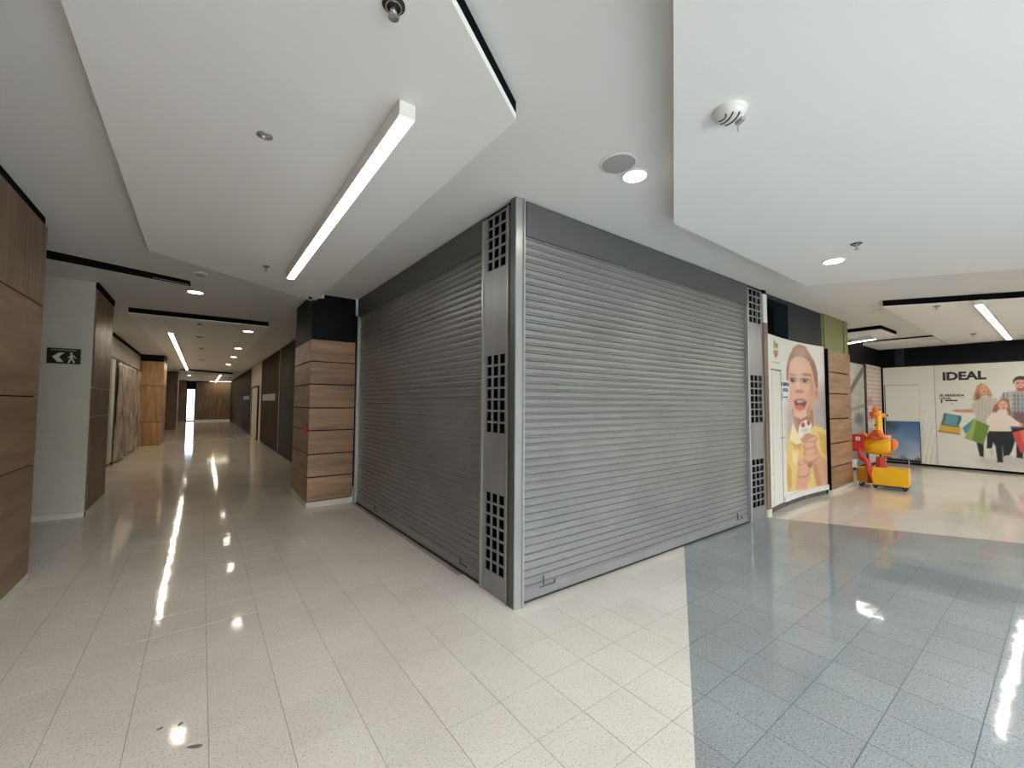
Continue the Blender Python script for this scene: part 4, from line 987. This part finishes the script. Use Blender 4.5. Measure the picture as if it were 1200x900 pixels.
hd = MB().ball((-0.045, 0, 1.43), (0.10, 0.088, 0.085)).ball((0.05, 0, 1.40), (0.075, 0.052, 0.042)).build('animal_head', 'ride_amber', ride, smooth=True)
MB().ball((0.125, 0, 1.405), (0.028, 0.026, 0.022), 12, 8).build('nose', 'plastic_black', hd, smooth=True)
for s_ in (-1, 1):
    MB().ball((0.01, 0.058 * s_, 1.455), (0.02, 0.018, 0.026), 10, 8).build('eye', 'plastic_white', hd, smooth=True)
    MB().ball((0.024, 0.064 * s_, 1.455), (0.010, 0.012, 0.014), 8, 6).build('pupil', 'plastic_black', hd, smooth=True)
    MB().tube([(-0.07, 0.05 * s_, 1.48), (-0.09, 0.075 * s_, 1.55), (-0.085, 0.08 * s_, 1.60)], [0.035, 0.028, 0.006], 8).build('ear', 'ride_orange', hd, smooth=True)
    MB().tube([(-0.06, 0.11 * s_, 1.05), (0.04, 0.15 * s_, 0.985), (0.13, 0.12 * s_, 0.99)], [0.045, 0.04, 0.03], 10).build('arm', 'ride_orange', ride, smooth=True)
    MB().ball((0.15, 0.11 * s_, 0.995), (0.035, 0.03, 0.03), 10, 8).build('paw', 'plastic_white' if s_ < 0 else 'ride_amber', ride, smooth=True)
for k, (dx, dy, dz, ln) in enumerate([(-0.05, 0.0, 1.50, 0.09), (-0.10, 0.03, 1.48, 0.09), (-0.13, -0.03, 1.45, 0.09), (-0.14, 0.02, 1.41, 0.08), (-0.12, -0.05, 1.37, 0.08), (0.0, 0.01, 1.50, 0.06), (-0.12, 0.05, 1.37, 0.07)]):
    v = Vector((dx + 0.045, dy, dz - 1.43)).normalized()
    p0 = Vector((dx, dy, dz)) - v * 0.02
    MB().tube([p0, p0 + v * ln * 0.5, p0 + v * ln], [0.035, 0.028, 0.004], 8).build('hair_tuft', 'ride_orange', hd, smooth=True)
MB().tube([(-0.09, -0.075, 1.21), (-0.07, -0.02, 1.22), (-0.02, 0.0, 1.22)], [0.012, 0.02, 0.02], 8).build('collar_knot', 'plastic_black', nk)
MB().tube([(-0.2, 0.03, 0.95), (-0.30, 0.05, 1.02), (-0.33, 0.04, 1.10)], [0.05, 0.04, 0.01], 8).build('tail', 'ride_amber', ride, smooth=True)

# ================================================================== SIGN, ALARM, CAMERA
sg = thing('exit_sign', 'black evacuation route sign with pale arrow and walking figure', 'sign', (-1.448, 7.785, 2.10))
bx(-0.152, 0.152, -0.006, 0.014, -0.10, 0.10).build('plate', 'sign_black', sg, bevel=0.002)
def flat(pts, name, m):
    b = MB(); k = len(pts); b.v = [(p[0], -0.0085, p[1]) for p in pts] + [(p[0], -0.006, p[1]) for p in pts]
    b.f = [tuple(range(k)), tuple(range(2 * k - 1, k - 1, -1))] + [(i, (i + 1) % k, k + (i + 1) % k, k + i) for i in range(k)]
    return b
flat([(-0.105, -0.012), (-0.045, 0.044), (0.008, 0.044), (-0.045, -0.012), (0.0, -0.078), (-0.055, -0.078)], 'arrow', 'sign_pale').build('arrow', 'sign_pale', sg)
f = flat([(0.066 + 0.014 * math.cos(2 * PI * k / 12), 0.036 + 0.013 * math.sin(2 * PI * k / 12)) for k in range(12)], 'h', 'sign_pale')
for pts in ([(0.055, 0.018), (0.085, 0.018), (0.082, -0.03), (0.060, -0.03)], [(0.060, 0.012), (0.035, -0.016), (0.036, -0.026), (0.068, -0.008)],
            [(0.082, 0.016), (0.105, -0.028), (0.115, -0.026), (0.094, 0.012)], [(0.060, -0.028), (0.072, -0.034), (0.052, -0.088), (0.036, -0.088), (0.046, -0.05)], [(0.070, -0.032), (0.082, -0.028), (0.096, -0.06), (0.103, -0.086), (0.088, -0.086), (0.080, -0.06)]):
    q = flat(pts, 'x', 'sign_pale'); k = len(f.v); f.v += q.v; f.f += [tuple(i + k for i in face) for face in q.f]
f.build('walking_figure', 'sign_pale', sg)
text('lettering', 'RUTA DE EVACUACION', 'sign_pale', sg, (-0.115, -0.0075, 0.068), (PI / 2, 0, 0), 0.026, 0.225, 0.0, 0.001)

al = thing('alarm_button', 'small red alarm fitting on the corner of the seven-plank column', 'alarm', (1.245, 6.75, 1.13))
bx(-0.025, 0.009, -0.03, 0.03, -0.045, 0.045).build('box', 'alarm_red', al, bevel=0.006)
MB().lathe([(0, 0.0), (0.02, 0.0), (0.02, 0.012), (0, 0.012)], (0, 0, 0), 14, 'x').build('button', 'alarm_red', al, loc=(-0.037, 0, 0))
MB().tube([(-0.02, -0.04, -0.05), (-0.02, -0.06, -0.10), (-0.02, -0.02, -0.12)], 0.006, 6).build('cord', 'alarm_red', al)

cc = thing('security_camera', 'white bullet security camera at the black top of the plank column', 'camera', (1.27, 6.42, 3.045))
MB().tube([(0.10, -0.03, 0.02), (-0.05, 0.02, -0.005)], [0.042, 0.042], 14).build('housing', 'plastic_white', cc, smooth=False)
MB().tube([(-0.05, 0.02, -0.005), (-0.09, 0.033, -0.012)], [0.044, 0.044], 14).build('lens_hood', 'plastic_black', cc)
MB().tube([(0.08, -0.02, 0.03), (0.09, 0.03, 0.06), (0.09, 0.04, 0.0735)], 0.012, 8).build('bracket', 'plastic_white', cc)

# ================================================================== CEILING FITTINGS
def linear(label, x, y0, y1, z, w, h, m, along='y', rot=0.0, brightend=True):
    t = thing('linear_light', label, 'light', (x, y0, z) if along == 'y' else (y0, x, z), rot if along == 'y' else -PI / 2 + rot)
    L = y1 - y0
    bx(-w / 2, w / 2, 0, L, -h, 0).build('housing', 'plastic_white', t, bevel=0.003)
    bx(-w / 2 + 0.008, w / 2 - 0.008, 0.006, L - 0.006, -h - 0.004, -h - 0.0005).build('diffuser', m, t)
    return t
linear('long linear light on the dropped panel nearest the steel shutters', 0.775, 1.92, 5.32, ZP - 0.001, 0.085, 0.08, 'led')
linear('linear light along the middle of the dim corridor ceiling', -0.575, 11.4, 24.3, ZP - 0.001, 0.085, 0.05, 'led_warm')
linear('distant linear light near the corridor end wall', 0.80, 27.9, 38.3, ZP - 0.001, 0.085, 0.05, 'led_warm')
linear('linear light above the grey floor before the IDEAL hoarding', 0.715, 8.75, 13.75, ZP - 0.001, 0.085, 0.07, 'led_hall', along='x')
linear('unseen linear light added to brighten the hall, second from the steel shutters', -1.5, 8.9, 13.9, ZC - 0.001, 0.085, 0.07, 'led_hall', along='x')  # added out of view to brighten the far hall
linear('unseen linear light added to brighten the hall, third from the steel shutters', -3.2, 8.9, 13.9, ZC - 0.001, 0.085, 0.07, 'led_hall', along='x')  # also added out of view for more light in the hall
t = thing('linear_light', 'short linear light over the dotted poster beyond the green column', 'light', (11.55, 2.45, ZP - 0.03), math.radians(-30))
bx(-0.04, 0.04, 0, 0.62, -0.05, 0.0).build('housing', 'plastic_white', t, bevel=0.003); bx(-0.034, 0.034, 0.006, 0.614, -0.055, -0.0505).build('diffuser', 'led_hall', t)
MB().tube([(0, 0.1, 0), (0, 0.1, 0.054)], 0.008, 6).build('hanger', 'chrome', t)
t = thing('linear_light', 'thin linear light across the top of the corridor end wall', 'light', (0.45, 39.55, ZC - 0.001))
bx(0, 2.2, -0.04, 0.04, -0.06, 0).build('housing', 'plastic_white', t); bx(0.01, 2.19, -0.036, 0.036, -0.066, -0.0605).build('diffuser', 'led_warm', t)

def downlight(label, x, y, z, r, m):
    t = thing('downlight', label, 'downlight', (x, y, z - 0.0005))
    MB().lathe([(r * 1.0, 0), (r * 1.16, 0), (r * 1.16, -0.004), (r * 1.0, -0.012), (r * 0.98, -0.004)], n=28).build('trim_ring', 'plastic_white', t, smooth=False)
    MB().lathe([(0, -0.001), (r * 0.97, -0.001), (r * 0.97, -0.007), (0, -0.007)], n=24).build('lens', m, t)
downlight('round downlight beside the grey ceiling speaker', 2.372, 1.759, ZC, 0.078, 'downlight_glow')
downlight('round downlight beside a sprinkler on the big slanted panel', 5.20, 1.41, ZP, 0.085, 'downlight_glow')
downlight('round downlight between the black air slot and the corridor panel', -0.122, 7.577, ZC, 0.09, 'downlight_warm')
for lab, x, y in (('first', 0.75, 10.4), ('second', 0.776, 13.9), ('third', 0.82, 16.7), ('fourth', 0.835, 20.3)):
    downlight(lab + ' downlight in the corridor row counted from the steel shutters', x, y, ZP, 0.085, 'downlight_warm')
for lab, x, y in (('nearer', -0.72, 25.0), ('farther', -0.62, 30.5)):
    downlight(lab + ' of two small downlights past the corridor panel', x, y, ZC if y < 26 else ZP, 0.09, 'downlight_warm')

t = thing('ceiling_speaker', 'round grey speaker grille in the ceiling beside a downlight', 'speaker', (2.166, 1.734, ZC - 0.0005))
MB().lathe([(0.108, 0), (0.122, 0), (0.122, -0.005), (0.108, -0.008)], n=32).build('rim', 'plastic_white', t)
MB().lathe([(0, -0.001), (0.107, -0.001), (0.107, -0.006), (0, -0.009)], n=32).build('grille', 'speaker_grey', t)

def sprinkler(label, x, y, z, r=0.04, m='chrome', dark='plastic_black'):
    t = thing('sprinkler', label, 'sprinkler', (x, y, z - 0.0005))
    MB().lathe([(0, 0), (r, 0), (r, -0.004), (r * 0.75, -0.009), (0.012, -0.010), (0, -0.01)], n=24).build('escutcheon', dark, t)
    MB().lathe([(r * 0.62, -0.007), (r * 0.74, -0.007), (r * 0.74, -0.013), (r * 0.62, -0.013), (r * 0.62, -0.007)], n=24).build('ring', m, t)
    MB().lathe([(0, -0.01), (0.011, -0.01), (0.011, -0.03), (0.005, -0.036), (0.005, -0.048), (0, -0.048)], n=12).build('stem', m, t)
    for s_ in (-1, 1): MB().tube([(0.010 * s_, 0, -0.02), (0.016 * s_, 0, -0.036), (0.004 * s_, 0, -0.05)], 0.0028, 6).build('frame_arm', m, t)
    MB().lathe([(0, -0.049), (0.02, -0.049), (0.02, -0.052), (0, -0.053)], n=16).build('deflector', m, t)
sprinkler('dark sprinkler head next to the black gap of the panel with the long light', 0.532, 1.47, ZP, 0.042)
sprinkler('small dark sprinkler near the far end of the long linear light', 0.525, 5.27, ZP, 0.035)
sprinkler('sprinkler beside the downlight on the big slanted panel', 4.82, 1.13, ZP, 0.045)
sprinkler('sprinkler on the panel beside the far linear light', 8.80, 1.14, ZP, 0.045)
sprinkler('faint sprinkler close above the IDEAL hoarding', 12.8, 1.14, ZP, 0.05)
sprinkler('first sprinkler beside the corridor linear light', -0.08, 10.0, ZP, 0.05)
sprinkler('second sprinkler farther along the corridor panel', -0.05, 14.6, ZP, 0.06)

t = thing('recessed_spot', 'small unlit silver ceiling spot beside the long linear light', 'spotlight', (0.237, 2.655, ZP - 0.0005))
MB().lathe([(0.026, 0), (0.042, 0), (0.042, -0.004), (0.030, -0.008), (0.026, -0.004)], n=28).build('ring', 'chrome', t, smooth=True)
MB().lathe([(0, -0.001), (0.027, -0.001), (0.024, -0.003), (0, -0.003)], n=20).build('well', 'plastic_grey', t)
MB().ball((-0.006, 0.004, -0.007), (0.009, 0.009, 0.006), 12, 8).build('bulb', 'plastic_white', t, smooth=True)

def detector(label, x, y, z, r, louvre=False):
    t = thing('smoke_detector', label, 'smoke detector', (x, y, z - 0.0005), math.radians(63))
    MB().lathe([(0, 0), (r, 0), (r, -0.012), (r * 0.9, -0.018), (0, -0.018)], n=30).build('base', 'plastic_white', t)
    if louvre:
        MB().lathe([(r * 0.86, -0.018), (r * 0.86, -0.03), (r * 0.6, -0.042), (0, -0.045)], n=30).build('dome', 'plastic_white', t, smooth=True)
        def dome(q): return -(0.042 + 0.003 * (1 - q / 0.6)) if q < 0.6 else -(0.030 + 0.012 * (0.86 - q) / 0.26)
        for k, w in ((0.25, 0.62), (-0.18, 0.68), (0.55, 0.36)):
            pts = []
            for q in range(-8, 9):
                x = w * q / 8; y = k - 0.16 * (1 - (q / 8) ** 2)
                pts.append((x * r, y * r, dome(min(0.84, math.hypot(x, y))) - 0.0012))
            MB().tube(pts, 0.0034, 6).build('vent_slit', 'plastic_black', t)
        bx(-0.3 * r, 0.35 * r, -0.95 * r, -0.62 * r, -0.052, -0.02).build('sensor_foot', 'plastic_grey', t, bevel=0.002)
        MB().tube([(0.28 * r, -0.8 * r, -0.05), (0.28 * r, -0.8 * r, -0.085)], 0.004, 6).build('probe', 'plastic_grey', t)
    else:
        MB().lathe([(r * 0.7, -0.018), (r * 0.66, -0.034), (r * 0.4, -0.042), (0, -0.043)], n=24).build('dome', 'plastic_grey', t, smooth=True)
detector('white louvred smoke detector on the big slanted ceiling panel', 2.11, 0.985, ZP, 0.078, True)
detector('pale smoke detector by the tip of the black air slot', -0.06, 6.42, ZC, 0.075)
detector('grey smoke detector midway on the corridor panel', -0.08, 11.8, ZP, 0.10)
detector('far smoke detector on the corridor panel', -0.03, 18.5, ZP, 0.12)
